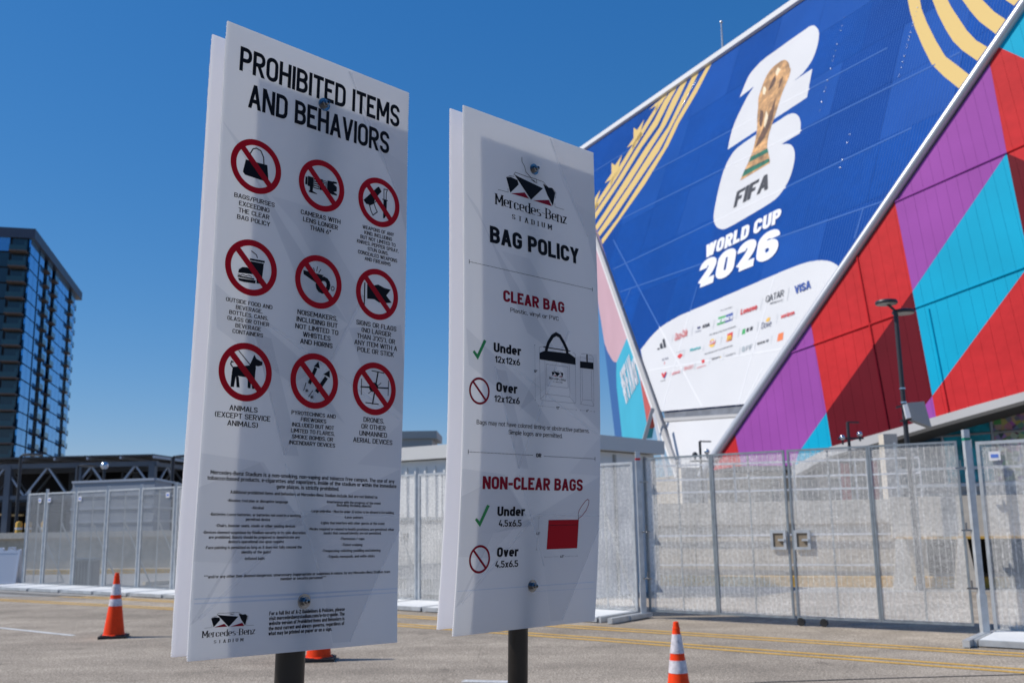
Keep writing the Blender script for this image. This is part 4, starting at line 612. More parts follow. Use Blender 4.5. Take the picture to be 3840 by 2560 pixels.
mat('print_orange', (.72, .17, .04), .5); mat('print_gold_metal', (.50, .27, .10), .4, noise=((.9, .55), (3.5, .35))); mat('print_bronze', (.10, .04, .012), .45, noise=((3, .5),)); mat('print_shine', (.82, .68, .45), .4); mat('print_malachite', (.005, .13, .07), .4, noise=((2.5, .5),))
mat('tube_grey', (.50, .51, .53), .35, metal=.35); mat('trim_grey', (.42, .41, .40), .5, noise=((.4, .06),)); mat('frame_grey', (.30, .31, .33), .5); mat('backing', (.08, .08, .09), .8)
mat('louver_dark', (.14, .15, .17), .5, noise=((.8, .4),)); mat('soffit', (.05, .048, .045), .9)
PM = {'dark': 'print_dark', 'white': 'print_white', 'red': 'print_red', 'redb': 'print_red', 'navy': 'print_navy', 'blue2': 'print_blue', 'teal': 'print_teal', 'gold': 'print_gold', 'grey': 'print_grey', 'pink': 'print_pink', 'green': 'print_green', 'yellow': 'print_yellow', 'orange': 'print_orange'}
def inside(p, poly):
    c = False; n = len(poly)
    for i in range(n):
        a, b = poly[i], poly[i - 1]
        if (a[1] > p[1]) != (b[1] > p[1]) and p[0] < (b[0] - a[0]) * (p[1] - a[1]) / (b[1] - a[1]) + a[0]: c = not c
    return c
def clipc(poly, conv):
    n = len(conv); ar = sum(conv[i][0] * conv[(i + 1) % n][1] - conv[(i + 1) % n][0] * conv[i][1] for i in range(n)); sg = 1 if ar > 0 else -1
    P = [tuple(p) for p in poly]
    for i in range(n):
        a, b = conv[i], conv[(i + 1) % n]; f = lambda p: sg * ((b[0] - a[0]) * (p[1] - a[1]) - (b[1] - a[1]) * (p[0] - a[0])); o = []
        for j in range(len(P)):
            p, q = P[j], P[(j + 1) % len(P)]; fp, fq = f(p), f(q)
            if fp >= 0: o.append(p)
            if (fp > 0 > fq) or (fp < 0 < fq): t = fp / (fp - fq); o.append((p[0] + (q[0] - p[0]) * t, p[1] + (q[1] - p[1]) * t))
        P = o
        if len(P) < 3: return None
    return P
def smooth(poly, it=1):
    for _ in range(it):
        o = []
        for i in range(len(poly)):
            a, b, c = (Vector(poly[i - 1]), Vector(poly[i]), Vector(poly[(i + 1) % len(poly)]))
            ang = (a - b).angle(c - b) if (a - b).length > 1e-6 and (c - b).length > 1e-6 else 0
            if ang > math.radians(115): o += [tuple(b + (a - b) * .25), tuple(b + (c - b) * .25)]
            else: o.append(tuple(b))
        poly = o
    return poly
def fp(F_, p, z=0.): return F_ @ Vector((p[0], p[1], z))
def pick(px, py, F_):                      # facade coordinates of a place on a facade
    o, n = F_.translation, F_.to_3x3().col[2]; d = ray(px, py); E = Vector((0, 0, EYE)); q = E + d * ((o - E).dot(n) / d.dot(n)); l = F_.inverted() @ q; return (l.x, l.y)
mat('glint_chrome', (.9, .9, .92), .25, metal=1.)
stad = thing('stadium', 'huge stadium with slanted blue trophy facade beside red, purple and cyan facade', 'stadium', (FB.translation.x, FB.translation.y, 0))
blue = MB().poly(BLUE, 0, -.8).build('blue_facade', 'skin_blue', stad, FB)
W_ = clipc(smooth(WHITE[:-2]) + [(2.2, 3.0), (-8.6, 3.6)], BLUE); T_, S_ = smooth(TWO), smooth(SIX, 2)
WALLTEXT[2][0] = '202б'; WALLTEXT[0][5] = .19; WALLTEXT[2][5] = .27
MB().poly(W_, .02, -.01).build('white_field', 'skin_white', blue, FB)
MB().poly(T_, .02, -.01).build('white_numeral', 'skin_white', blue, FB); MB().poly(S_, .02, -.01).build('white_numeral', 'skin_white', blue, FB)
mat('skin_blue_deep', (.002, .055, .275), noise=((.2, .1),), rough=.5, spec=.05); mat('skin_blue_pale', (.006, .075, .34), noise=((.2, .1),), rough=.42, spec=.08)
rb = random.Random(11); ys_ = [-1, 7.6, 15.7, 20.1, 24.6, 29, 33.4, 40]
for j in range(len(ys_) - 1):
    x = -46 + rb.uniform(0, 3)
    while x < 20:
        w9 = 5.4; c = clipc([(x + .01, ys_[j] + .01), (x + w9 - .01, ys_[j] + .01), (x + w9 - .01, ys_[j + 1] - .01), (x + .01, ys_[j + 1] - .01)], BLUE); x += w9
        if c: MB().poly(c, .012, -.01).build('facade_panel', rb.choice(['skin_blue', 'skin_blue_deep', 'skin_blue_pale', 'skin_blue']), blue, FB)
GP = []
for gq in GOLD:
    c = clipc(gq, BLUE)
    if c: GP.append(c); MB().poly(c, .02, -.01).build('gold_band', 'skin_gold', blue, FB)
MB().poly(smooth(CUP), .03).build('trophy_picture', 'print_gold_metal', blue, FB)
for q in CUPD: MB().poly(smooth(q), .037).build('trophy_shadow_print', 'print_bronze', blue, FB)
for q in CUPL: MB().poly(smooth(q), .037).build('trophy_shine_print', 'print_shine', blue, FB)
for q in CUPG: MB().poly(q, .037).build('trophy_green_band', 'print_malachite', blue, FB)
def wall_text(items, par, frame, name, z=.04):
    for (s, bl, br, tl, col, wt, _s) in items:
        bl, br, tl = Vector(bl), Vector(br), Vector(tl); X = br - bl; Y = tl - bl; mb = MB()
        W, st = layout(s, wt, False, .05)
        for k, (vs, fs) in enumerate(st):
            mb.add([(*(bl + X * (v.x / W) + Y * v.y), z + (k % 5) * .003 + i * .0004) for i, v in enumerate(vs)], fs)
        mb.build(name, PM[col], par, frame, kind='stuff' if len(s) > 4 else None)
wall_text(WALLTEXT[:3], blue, FB, 'facade_lettering', .05); wall_text(WALLTEXT[3:], blue, FB, 'sponsor_wordmark', .055)
for i, (col, q) in enumerate(WALLART): MB().poly(q, .03 + (i % 4) * .003).build('sponsor_mark', PM[col], blue, FB)
def zone(p):
    if inside(p, W_) or inside(p, T_) or inside(p, S_): return 'w'
    for q in GP:
        if inside(p, q): return 'g'
    return 'b' if inside(p, BLUE) else None
def seam(segs, wd, hgt, name, step=.35, kind=None, skip=('g',)):
    acc = {'b': MB(), 'w': MB(), 'g': MB()}
    for a, b in segs:
        a, b = Vector(a), Vector(b); L = (b - a).length; n = max(2, int(L / step)); zs = [zone(a + (b - a) * ((i + .5) / n)) for i in range(n)]; i = 0
        while i < n:
            j = i
            while j < n and zs[j] == zs[i]: j += 1
            if zs[i] and zs[i] not in skip: p, q = a + (b - a) * (i / n), a + (b - a) * (j / n); acc[zs[i]].bar((p.x, p.y, hgt / 2 - .02), (q.x, q.y, hgt / 2 - .02), wd, hgt)
            i = j
    for k, m in (('b', 'seam_blue'), ('w', 'seam_white')):
        if acc[k].v: acc[k].build(name, m, blue, FB, kind=kind)
for s in SEAMS: seam([s], .10, .05, 'panel_seam', skip=())
x0, x1 = min(p[0] for p in BLUE), max(p[0] for p in BLUE)
ribs = []; x = x0
random.seed(3)
while x < x1: ribs.append(((x, 0), (x + .02, 39.5))); x += .235
seam(ribs, .024, .045, 'standing_seam', .13, 'stuff')
# added chrome beads that catch the sun as glints along some seams
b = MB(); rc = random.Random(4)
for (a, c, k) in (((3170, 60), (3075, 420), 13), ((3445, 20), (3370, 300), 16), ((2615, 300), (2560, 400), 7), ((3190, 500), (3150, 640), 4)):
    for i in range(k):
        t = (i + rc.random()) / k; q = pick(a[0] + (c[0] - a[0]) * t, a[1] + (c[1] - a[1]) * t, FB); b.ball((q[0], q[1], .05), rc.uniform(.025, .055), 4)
b.build('glint_beads', 'glint_chrome', blue, FB, smooth=True, kind='stuff')
MB().poly(LOUVER, -.1, -.5).build('louver_band', 'louver_dark', stad, FB); MB().poly(SILL, .05, -.6).build('sill_beam', 'trim_grey', stad, FB)
lw = MB().poly(LOWER, 0, -.4).build('lower_white_panel', 'skin_white', stad, FB)
def tube_part(name, pts, r, m='tube_grey', n=20):
    b = MB()
    for p, q in zip(pts, pts[1:]): b.tube(p, q, r, n=n)
    return b.build(name, m, stad, smooth=True)
e0, e1 = fp(FB, pick(2628, 1788, FB)), fp(FB, pick(4010, -230, FB))
tube_part('edge_tube', [e0 + FB.col[2].xyz * .05, e1 + FB.col[2].xyz * .05], .27)
MB().bar(fp(FB, BLUE[5], .05), fp(FB, BLUE[0], .05), .7, .5, upv=FB.col[2].xyz).build('roof_edge', 'skin_white', stad)
l0, l1 = fp(FB, pick(2133, 593, FB), .05), fp(FB, pick(2555, 1790, FB), .05)
MB().bar(l0, l1, .34, .4, upv=FB.col[2].xyz).build('edge_frame', 'trim_grey', stad)
sdv = FB.col[0].xyz * -.36
MB().bar(l0 + sdv, l1 + sdv, .2, .3, upv=FB.col[2].xyz).build('edge_frame', 'skin_white', stad)
MB().bar(at(2452, 1553, 66), at(2502, 1790, 62), .16).build('strut', 'skin_white', stad); MB().bar(at(2448, 1531, 67), at(2404, 1690, 67), .25).build('strut', 'trim_grey', stad)
# red and purple facade, cut into its upright panels
rv = Vector(REDRIB[1]) - Vector(REDRIB[0]); rv.normalize(); rn = Vector((rv.y, -rv.x)); rn = rn if rn.x > 0 else -rn
sp = abs((Vector(REDRIB[2]) - Vector(REDRIB[0])).dot(rn))
outl = [pick(*p, FRD) for p in ((2650, 1760), (4010, -230), (4150, -260), (4150, 1400), (3840, 1485), (3480, 1587), (3122, 1690), (2980, 1760))]
MB().poly(outl, -.06, -1.).build('facade_backing', 'backing', stad, FRD)
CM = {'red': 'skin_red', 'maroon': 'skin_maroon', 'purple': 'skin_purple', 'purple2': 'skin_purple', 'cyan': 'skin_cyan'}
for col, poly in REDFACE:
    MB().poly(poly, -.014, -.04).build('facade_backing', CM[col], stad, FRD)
    pr = [(Vector(p).dot(rn), Vector(p).dot(rv)) for p in poly]; lo, hi = min(p[0] for p in pr), max(p[0] for p in pr); k = math.floor(lo / sp)
    while k * sp < hi:
        a, b = k * sp + .005, (k + 1) * sp - .005; c = clipc(pr, [(a, -500), (b, -500), (b, 500), (a, 500)]); k += 1
        if not c: continue
        q = [tuple(rn * u + rv * v) for u, v in c]
        MB().poly(q, .0 + random.uniform(-.003, .003), -.012).build('facade_panel', CM[col], stad, FRD)
def rzone(p):
    for c, q in REDFACE:
        if inside(p, q): return c
for a, b in REDSEAM:
    a, b = Vector(a), Vector(b); n = 60; zs = [rzone(a + (b - a) * ((i + .5) / n)) for i in range(n)]; i = 0
    while i < n:
        j = i
        while j < n and zs[j] == zs[i]: j += 1
        if zs[i]: p, q = a + (b - a) * (i / n), a + (b - a) * (j / n); MB().tube((p.x, p.y, .02), (q.x, q.y, .03), .055, n=8).build('panel_seam', CM[zs[i]], stad, FRD)
        i = j
t0, t1 = TRIM; b = MB(); b.poly([tuple(p) for p in t0] + [tuple(p) for p in t1[::-1]], .25, -.3); b.build('lower_trim', 'trim_grey', stad, FRD)
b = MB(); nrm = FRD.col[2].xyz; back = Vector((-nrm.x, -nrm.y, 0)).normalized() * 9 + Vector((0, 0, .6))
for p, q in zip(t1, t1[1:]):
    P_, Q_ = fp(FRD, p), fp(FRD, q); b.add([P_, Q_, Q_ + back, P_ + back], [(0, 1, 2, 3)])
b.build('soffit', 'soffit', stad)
for q in (LEFTFACE):
    MB().poly(q[1], 0, -.5).build('left_facade_panel', {'pink': 'skin_pink', 'bluegrey': 'skin_bluegrey', 'cyan2': 'skin_cyan2', 'salmon': 'skin_salmon'}[q[0]], stad, FL)
wall_text([(LEFTTEXT[0], LEFTTEXT[1], LEFTTEXT[2], LEFTTEXT[3], 'white', .2, 0)], stad, FL, 'facade_lettering', .03)
MB().bar(fp(FL, pick(2300, 1050, FL), .1), fp(FL, pick(2433, 1424, FL), .1), .1).build('edge_frame', 'skin_white', stad)
MB().add([(*(at(2430, 1900, 68).xy), 0), (*(at(3385, 1900, 57.2).xy), 0), (*(at(3385, 1900, 57.2).xy), 5.2), (*(at(2430, 1900, 68).xy), 4.2), (*(at(2430, 1900, 70).xy), 0), (*(at(3385, 1900, 59).xy), 0), (*(at(3385, 1900, 59).xy), 5.2), (*(at(2430, 1900, 70).xy), 4.2)], [(0, 1, 2, 3), (3, 2, 6, 7), (4, 0, 3, 7), (1, 5, 6, 2)]).build('base_wall', 'concrete_light', stad)
for px in (2720, 2830, 2940, 3050, 3160, 3270):
    p = at(px, 1900, 65.5 - (px - 2720) * .0145); MB().box((p.x, p.y - .3, 2.9), (1.5, .3, 1.6)).build('dark_opening', 'louver_dark', stad)
# glass wall under the trim
mat('curtain_glass', (.015, .06, .11), .08, spec=.9, noise=((.5, .6),)); mat('mullion', (.30, .32, .35), .4, metal=.4); mat('poster_cyan', (.01, .30, .42), .3, noise=((1.5, .5),))
def confetti(name):
    m = mat(name, (.1, .1, .1), .35); n = m.node_tree.nodes; l = m.node_tree.links
    tc = n.new('ShaderNodeTexCoord'); v = n.new('ShaderNodeTexVoronoi'); v.inputs['Scale'].default_value = 3.2; l.new(tc.outputs['Object'], v.inputs['Vector'])
    hv = n.new('ShaderNodeHueSaturation'); hv.inputs['Saturation'].default_value = .75; hv.inputs['Value'].default_value = .45
    l.new(v.outputs['Color'], hv.inputs['Color']); l.new(hv.outputs[0], n['Principled BSDF'].inputs['Base Color'])
confetti('poster_crowd')
ga, gb2 = at(3380, 1900, 57), at(3840, 1900, 52); ga.z = gb2.z = 0; gd = (gb2 - ga).normalized(); ztop = 12
cw = 2.75; rows = [(0, 2.55, 'curtain_glass'), (2.62, 3.1, 'trim_grey'), (3.17, 5.75, 'curtain_glass'), (5.82, 8.6, 'curtain_glass'), (8.67, 11.5, 'curtain_glass')]
gn_ = Vector((gd.y, -gd.x, 0))
for i in range(-1, 9):
    for j, (za, zb, m) in enumerate(rows):
        p = ga + gd * (i * cw + .04); q = ga + gd * ((i + 1) * cw - .04)
        mm_ = 'poster_cyan' if (i == 1 and j >= 2) else ('poster_crowd' if i in (2, 3, 4, 5) and j >= 2 else m)
        MB().add([(p.x, p.y, za), (q.x, q.y, za), (q.x, q.y, zb), (p.x, p.y, zb), (p.x + .1, p.y + .1, za), (q.x + .1, q.y + .1, za), (q.x + .1, q.y + .1, zb), (p.x + .1, p.y + .1, zb)], [(0, 1, 2, 3), (7, 6, 5, 4), (3, 2, 6, 7)]).build('window_pane', mm_, stad)
    c = ga + gd * (i * cw) + gn_ * .05; MB().box((c.x, c.y, 6), (.12, .12, 12)).build('mullion', 'mullion', stad)
for z in (2.58, 3.13, 5.78, 8.63):
    a_ = ga - gd * cw + gn_ * .06; b_ = ga + gd * 9 * cw + gn_ * .06; MB().bar((a_.x, a_.y, z), (b_.x, b_.y, z), .1).build('mullion', 'mullion', stad)
for (px, dep, w_, z_) in ((3351, 50.5, .7, 5.6), (3310, 56, 1.1, 6), (2600, 62, 1.6, 4.6)):
    p = at(px, 1900, dep); MB().box((p.x, p.y, z_ / 2), (w_, w_, z_)).build('column', 'concrete_light', stad)
p = fp(FB, pick(2711, 194, FB)); 
an = thing('roof_antenna', 'thin grey antenna mast standing on the stadium roof edge', 'antenna', p)
b = MB(); b.tube(p, p + Vector((0, 0, 2.75)), .09, .06); b.build('mast', 'tube_grey', an)
b = MB(); b.ball(p + Vector((0, 0, 2.8)), .14, 6); b.build('tip', 'tube_grey', an)

mat('banner_red', (.45, .03, .03), .7)
for i, px in enumerate((3180, 3285)):
    p = at(px, 1900, 50 - i); bn = thing('banner', ('narrow red banner hanging behind the gate, below the maroon facade', 'narrow red banner hanging behind the gate, beside the pale column')[i], 'banner', (p.x, p.y, 0), group='red banners')
    MB().box((p.x, p.y, 3.2), (.5, .03, 1.9)).build('cloth', 'banner_red', bn); b = MB(); b.tube((p.x - .3, p.y, 0), (p.x - .3, p.y, 4.3), .05, n=8); b.build('pole', 'tube_grey', bn)
# ================================================================ fences and gate
mat('galv', (.52, .54, .55), .4, metal=.4, noise=((8, .15),)); mat('galv_dark', (.27, .30, .32), .42, metal=.4, noise=((9, .2),)); mat('wire', (.82, .80, .76), .42, metal=.15, noise=((25, .35), (2, .2))); mat('wire_dull', (.42, .43, .43), .5, metal=.2, noise=((3, .1),))
mat('white_board', (.74, .75, .74), .55, noise=((2, .05),)); mat('black_rubber', (.015, .015, .015), .7); mat('tag_white', (.7, .7, .72), .5); mat('tag_blue', (.1, .2, .6), .5); mat('tape_red', (.6, .02, .02), .4); mat('tape_green', (.0, .2, .12), .4)
FH = 2.44
def wires(w_, h, vertical_dense, x0=0., z0=0.):
    b = MB(); dense, wide, t = .0127, .0762, (.0034 if vertical_dense else .0056); A = (w_, h) if not vertical_dense else (h, w_)
    def strip(o, L, vert, tt, y):
        if vert: q = [(x0 + o - tt / 2, y, z0), (x0 + o + tt / 2, y, z0), (x0 + o + tt / 2, y, z0 + L), (x0 + o - tt / 2, y, z0 + L)]
        else: q = [(x0, y, z0 + o - tt / 2), (x0 + L, y, z0 + o - tt / 2), (x0 + L, y, z0 + o + tt / 2), (x0, y, z0 + o + tt / 2)]
        r = [(p[0], y + tt * .6, p[2]) for p in q]
        b.add(q + r, [(0, 1, 2, 3), (3, 2, 6, 7), (7, 6, 5, 4), (4, 5, 1, 0)] if not vert else [(0, 1, 2, 3), (1, 5, 6, 2), (7, 6, 5, 4), (4, 0, 3, 7)])
    n = int(A[1] / dense)
    for i in range(1, n): strip(i * A[1] / n, A[0], vertical_dense, t, 0)
    n = int(A[0] / wide)
    for i in range(1, n): strip(i * A[0] / n, A[1], not vertical_dense, t, .0045)
    return b
MESHES = {}
def fence_frame(w_, par, dense_v, frame, dark=False, brace=True, h=FH, z0=.06):
    key = (round(w_, 3), dense_v, dark)
    m = 'galv_dark' if dark else 'galv'
    b = MB(); t = .03 if dark else .042
    b.box((t / 2, 0, z0 + h / 2), (t, t, h)); b.box((w_ - t / 2, 0, z0 + h / 2), (t, t, h)); b.box((w_ / 2, 0, z0 + t / 2), (w_ - 2 * t, t, t)); b.box((w_ / 2, 0, z0 + h - t / 2), (w_ - 2 * t, t, t))
    if key not in MESHES:
        fo = b.build('fence_panel', m, par, frame); wo = wires(w_ - .06, h - .06, dense_v, .03, z0 + .03).build('wire_mesh', 'wire_dull' if dense_v else 'wire', fo, frame, kind='stuff')
        so = MB().box((w_ * .5, .03, z0 + h / 2), (.026, .02, h - .08)).build('mid_strut', m, fo, frame)
        MESHES[key] = (fo.data, wo.data, so.data)
    else:
        fo = bpy.data.objects.new('fence_panel', MESHES[key][0]); sc.collection.objects.link(fo); put(fo, par, frame)
        for nm, dt in (('wire_mesh', MESHES[key][1]), ('mid_strut', MESHES[key][2])):
            q = bpy.data.objects.new(nm, dt); sc.collection.objects.link(q); put(q, fo, frame)
            if nm == 'wire_mesh': q['kind'] = 'stuff'
    return fo
def frame_between(a, b, inset=.04):
    a, b = Vector((a[0], a[1], 0)), Vector((b[0], b[1], 0)); d = (b - a).normalized(); L = (b - a).length - 2 * inset
    n = d.cross(Vector((0, 0, 1)))         # toward the camera side
    y = -n; o = a + d * inset
    return Matrix(((d.x, y.x, 0, o.x), (d.y, y.y, 0, o.y), (0, 0, 1, 0), (0, 0, 0, 1))), L
def fence_run(label, pts, dense_v, post_first=True, board=True, post_last=True, tags=()):
    root = thing('mesh_fence', label, 'fence', (pts[0][0], pts[0][1], 0))
    W0 = None
    for i, (a, b) in enumerate(zip(pts, pts[1:])):
        M, L = frame_between(a, b); L = round(L, 1) if L > .9 else L
        pn = fence_frame(L, root, dense_v, M)
        if i in tags:
            tb = MB().box((tags[i], -.03, 2.3), (.14, .006, .12)).build('name_plate', 'tag_white', pn, M); 
            write_ = MB(); write_.box((tags[i], -.035, 2.3), (.09, .003, .045)); write_.build('name_plate_print', 'tag_blue', pn, M)
        if board:
            bd = MB().box((L / 2, -.62, .075), (L - .1, 1.05, .03)).build('ballast_board', 'white_board', root, M)
            fr = MB(); fr.box((L / 2, -1.16, .05), (L - .08, .03, .07)); fr.box((.0, -.6, .045), (.04, 1.1, .08)); fr.box((L, -.6, .045), (.04, 1.1, .08)); fr.build('base_frame', 'galv', root, M)
        bk = MB(); bk.bar((L / 2, .03, 1.7), (L / 2, .9, .08), .03); bk.bar((L / 2, .03, .07), (L / 2, .9, .07), .03); bk.build('rear_brace', 'galv', root, M)
    for i, p in enumerate(pts):
        if (i == 0 and not post_first) or (i == len(pts) - 1 and not post_last): continue
        q = MB(); q.box((p[0], p[1], 1.3), (.06, .06, 2.6)); q.build('fence_post', 'galv', root)
    return root
def lerp(a, b, n): return [(a[0] + (b[0] - a[0]) * i / n, a[1] + (b[1] - a[1]) * i / n) for i in range(n + 1)]
LP = [(-13.47, 27.3), (-12.7, 26.75), (-11.56, 26.0), (-10.42, 25.24), (-9.28, 24.48), (-8.14, 23.7)]
MP = lerp(LP[-1], (-1.92, 19.45), 6) + lerp((-1.92, 19.45), (1.99, 16.38), 4)[1:]
fence_run('galvanized mesh fence on white boards at left, behind the lone orange cone', LP, True, tags={1: .12, 2: .15, 4: 1.05, 0: .6})
fence_run('long galvanized mesh fence behind the two sign boards, left of the gate', MP, False, post_first=False, post_last=False, tags={5: .15})
RP = [(6.12, 13.04), (7.1, 12.32), (8.07, 11.6), (9.04, 10.88), (10.0, 10.15)]
fr_ = fence_run('galvanized mesh fence panel at the right edge, beyond the green taped post', RP, False, post_first=False, tags={0: .22})
# gate posts
for (p, top, tape, lab) in (((2.03, 16.06), 2.62, 'tape_red', 'galvanized gate post with red tape, left end of the double gate'), ((5.93, 12.80), 2.62, 'tape_green', 'galvanized gate post with green tape, right end of the double gate')):
    gpst = thing('gate_post', lab, 'gate post', (p[0], p[1], 0), group='gate posts')
    MB().box((p[0], p[1], top / 2 + .05), (.075, .075, top - .05)).build('post', 'galv', gpst)
    MB().box((p[0], p[1], top - .1), (.079, .079, .035)).build('tape', tape, gpst)
    MB().box((p[0], p[1], .3), (.09, .09, .5)).build('sleeve', 'galv', gpst)
    f_ = MB(); f_.bar((p[0], p[1], .05), (p[0] - .62, p[1] - .82, .05), .08); f_.bar((p[0] - .3, p[1] - .4, .05), (p[0] + .1, p[1] + .1, .05), .12, .06); f_.build('foot', 'galv', gpst)
    for z in (.62, 1.35, 2.15):
        hn = MB(); sgn = 1 if p[0] < 4 else -1; dx = Vector((.8, -.6, 0)) * sgn
        c = Vector((p[0], p[1], z)); hn.tube(c, c + dx * .13, .013, n=8); hn.tube(c + dx * .1, c + dx * .1 + Vector((0, 0, .1)), .011, n=8); hn.bar(c + dx * .03, c + dx * .16, .05, .02); hn.build('hinge', 'steel_bolt', gpst)
def leaf(a, b, label, latch_left):
    a3 = (a[0], a[1], 0); root = thing('gate_leaf', label, 'gate', a3, group='double mesh gate leaves')
    mid = ((a[0] + b[0]) / 2, (a[1] + b[1]) / 2)
    for k, (p, q) in enumerate(((a, mid), (mid, b))):
        M, L = frame_between(p, q, .002)
        pn = fence_frame(round(L, 3), root, False, M, True, z0=.1)
    M, L = frame_between(a, b, 0)
    x = .16 if latch_left else L - .16
    f_ = MB(); w_, h_ = .24, .24; z = 1.22
    for (cx, cz, sx, sz) in ((x, z - h_ / 2, w_, .04), (x, z + h_ / 2, w_, .04), (x - w_ / 2 + .02, z, .04, h_ - .04), (x + w_ / 2 - .02, z, .04, h_ - .04)): f_.box((cx, -.035, cz), (sx, .03, sz))
    f_.build('latch_frame', 'galv', root, M)
    f_ = MB(); f_.box((x, -.028, z), (w_ - .08, .006, h_ - .04)); f_.build('latch_plate', 'latch_tan', root, M)
    f_ = MB(); f_.bar((x + .0, -.05, z), (x + .1, -.05, z), .03); f_.build('latch_bolt', 'galv', root, M)
    for dx in ((.05, .38) if latch_left else ()):
        c = MB(); c.tube((dx, -.02, .055), (dx, .03, .055), .055, n=16); c.box((dx, 0, .09), (.05, .05, .05)); c.build('caster', 'black_rubber', root, M)
mat('latch_tan', (.25, .2, .14), .8)
leaf((2.13, 16.1), (4.055, 14.675), 'left leaf of the double mesh gate, hung on the red taped post', False)
leaf((4.085, 14.655), (6.05, 13.34), 'right leaf of the double mesh gate, hung on the green taped post', True)

# ================================================================ cones
mat('cone_orange', (.92, .055, .006), .55, spec=.2, noise=((6, .1), (40, .08))); mat('cone_white', (.62, .58, .60), .4, noise=((9, .15), (30, .25))); mat('cone_black', (.02, .018, .018), .75)
def cone(name, label, loc, h, rz=0., dirty=False):
    s = h / .91; rt_, rb = .03 * s, .148 * s; z0 = .045
    root = thing(name, label, 'traffic cone', loc, rz, 'orange traffic cones')
    Mx = WM[root.name]
    b = MB(); bw = .385 * s; b.box((0, 0, .018), (bw, bw, .036)); b.box((0, 0, .04), (bw * .82, bw * .82, .012)); b.build('base', 'cone_black', root, Mx)
    rr = lambda z: rb + (rt_ - rb) * (z - z0) / (h - z0)
    b = MB(); b.lathe([(rb * 1.12, .04), (rb * 1.05, .05)] + [(rr(z0 + (h - z0) * k / 10), z0 + (h - z0) * k / 10) for k in range(11)] + [(rt_ * .95, h + .008), (rt_ * .6, h + .012), (rt_ * .55, h - .02)], n=32); b.build('body', 'cone_orange', root, Mx, smooth=True)
    t1 = h - .15 * s * (1 if h > .8 else .75); c1_, c2_ = .152, .10; gp_ = .055
    for (za, zb) in ((t1 - c1_, t1), (t1 - c1_ - gp_ - c2_, t1 - c1_ - gp_)):
        b = MB(); b.lathe([(rr(za) + .0005, za), (rr(za) + .003, za + .001), (rr(zb) + .003, zb - .001), (rr(zb) + .0005, zb)], n=32); b.build('reflective_collar', 'cone_white', root, Mx, smooth=True)
    b = MB(); b.lathe([(rt_ + .001, h - .055), (rt_ * 1.35, h - .05), (rt_ * 1.35, h - .038), (rt_, h - .034)], n=24); b.build('neck_ring', 'cone_orange', root, Mx, smooth=True)
cone('traffic_cone', 'tall orange cone standing alone on the asphalt left of the signs', (-5.81, 14.55, 0), .90, .25)
cone('traffic_cone', 'orange cone mostly hidden behind the prohibited items board', (-2.32, 11.85, 0), .90, .1)
cone('traffic_cone', 'scuffed orange cone with grimy white collars in front of the gate', (1.33, 8.42, 0), .71, .5)

# ================================================================ A-frame board
mat('plastic_white', (.74, .75, .78), .4); 
af = thing('a_frame_board', 'blank white plastic A-frame board standing at the left end of the fence', 'sidewalk sign', gp(22, 2190))
c = gp(22, 2190); Mz = Matrix.Translation(c) @ Matrix.Rotation(R(10), 4, 'Z')
for sgn, nm in ((-1, 'front_leaf'), (1, 'rear_leaf')):
    A_ = Mz @ Matrix.Translation((0, sgn * .30, 0)) @ Matrix.Rotation(R(15) * sgn, 4, 'X'); b = MB()
    for (cx, cz, sx, sz) in ((-.31, .5, .06, 1.0), (.31, .5, .06, 1.0), (0, .93, .56, .07), (0, .05, .56, .05), (-.22, 1.01, .2, .09), (.1, .985, .2, .04), (.03, 1.02, .04, .08), (.17, 1.02, .04, .08), (.1, 1.055, .18, .03)): b.box((cx, 0, cz), (sx, .045, sz))
    o = b.build(nm, 'plastic_white', af, A_); MB().box((0, -sgn * -.012, .48), (.56, .012, .82)).build('blank_sheet', 'tag_white', o, A_)

# ================================================================ concrete beyond the fence
def block_thing(name, label, cat, a, b, h, th, m, z0=0., joints=0, cap=None, group=None):
    a, b = Vector((a[0], a[1], 0)), Vector((b[0], b[1], 0)); d = (b - a).normalized(); L = (b - a).length; n = Vector((-d.y, d.x, 0))
    root = thing(name, label, cat, (a.x, a.y, z0), group=group); M = Matrix(((d.x, n.x, 0, a.x), (d.y, n.y, 0, a.y), (0, 0, 1, z0), (0, 0, 0, 1)))
    k = max(1, int(L / joints)) if joints else 1
    for i in range(k): MB().box((L * (i + .5) / k, th / 2, h / 2), (L / k - (.02 if k > 1 else 0), th, h)).build('concrete_panel', m, root, M)
    if cap: MB().box((L / 2, th / 2 - .03, h + cap / 2), (L, th + .14, cap)).build('coping', 'concrete_light', root, M)
    return root, M, L
block_thing('retaining_wall', 'tan concrete retaining wall with pale coping behind the left fence', 'wall', (-32, 40), (-2, 36.5), 1.16, .4, 'concrete', joints=2.6, cap=.22)
def kerb(label, pts, h=.15, w_=.28, m='yellow_paint'):
    root = thing('kerb', label, 'kerb', (pts[0][0], pts[0][1], 0)); b = MB()
    for i, (p, q) in enumerate(zip(pts, pts[1:])):
        MB().bar((p[0], p[1], h / 2), (q[0], q[1], h / 2), w_, h).build('kerb_stone', m, root)
kerb('faded yellow kerb at the foot of the wall behind the left fence', lerp((-24, 34.8), (-3, 32.6), 8))
kerb('pale curved kerb rising behind the fence, left of the tall sign', lerp((-9.9, 26.6), (-7.2, 29.5), 3), .12, .2, 'concrete_light')
kerb('yellow painted kerb behind the gate', lerp((2.4, 24.0), (10.4, 21.15), 8), .22, .4)
block_thing('barrier_wall', 'low concrete wall behind the left leaf of the gate', 'wall', (2.2, 25.2), (8.9, 22.9), 1.38, .35, 'concrete', joints=2.1, cap=.08)
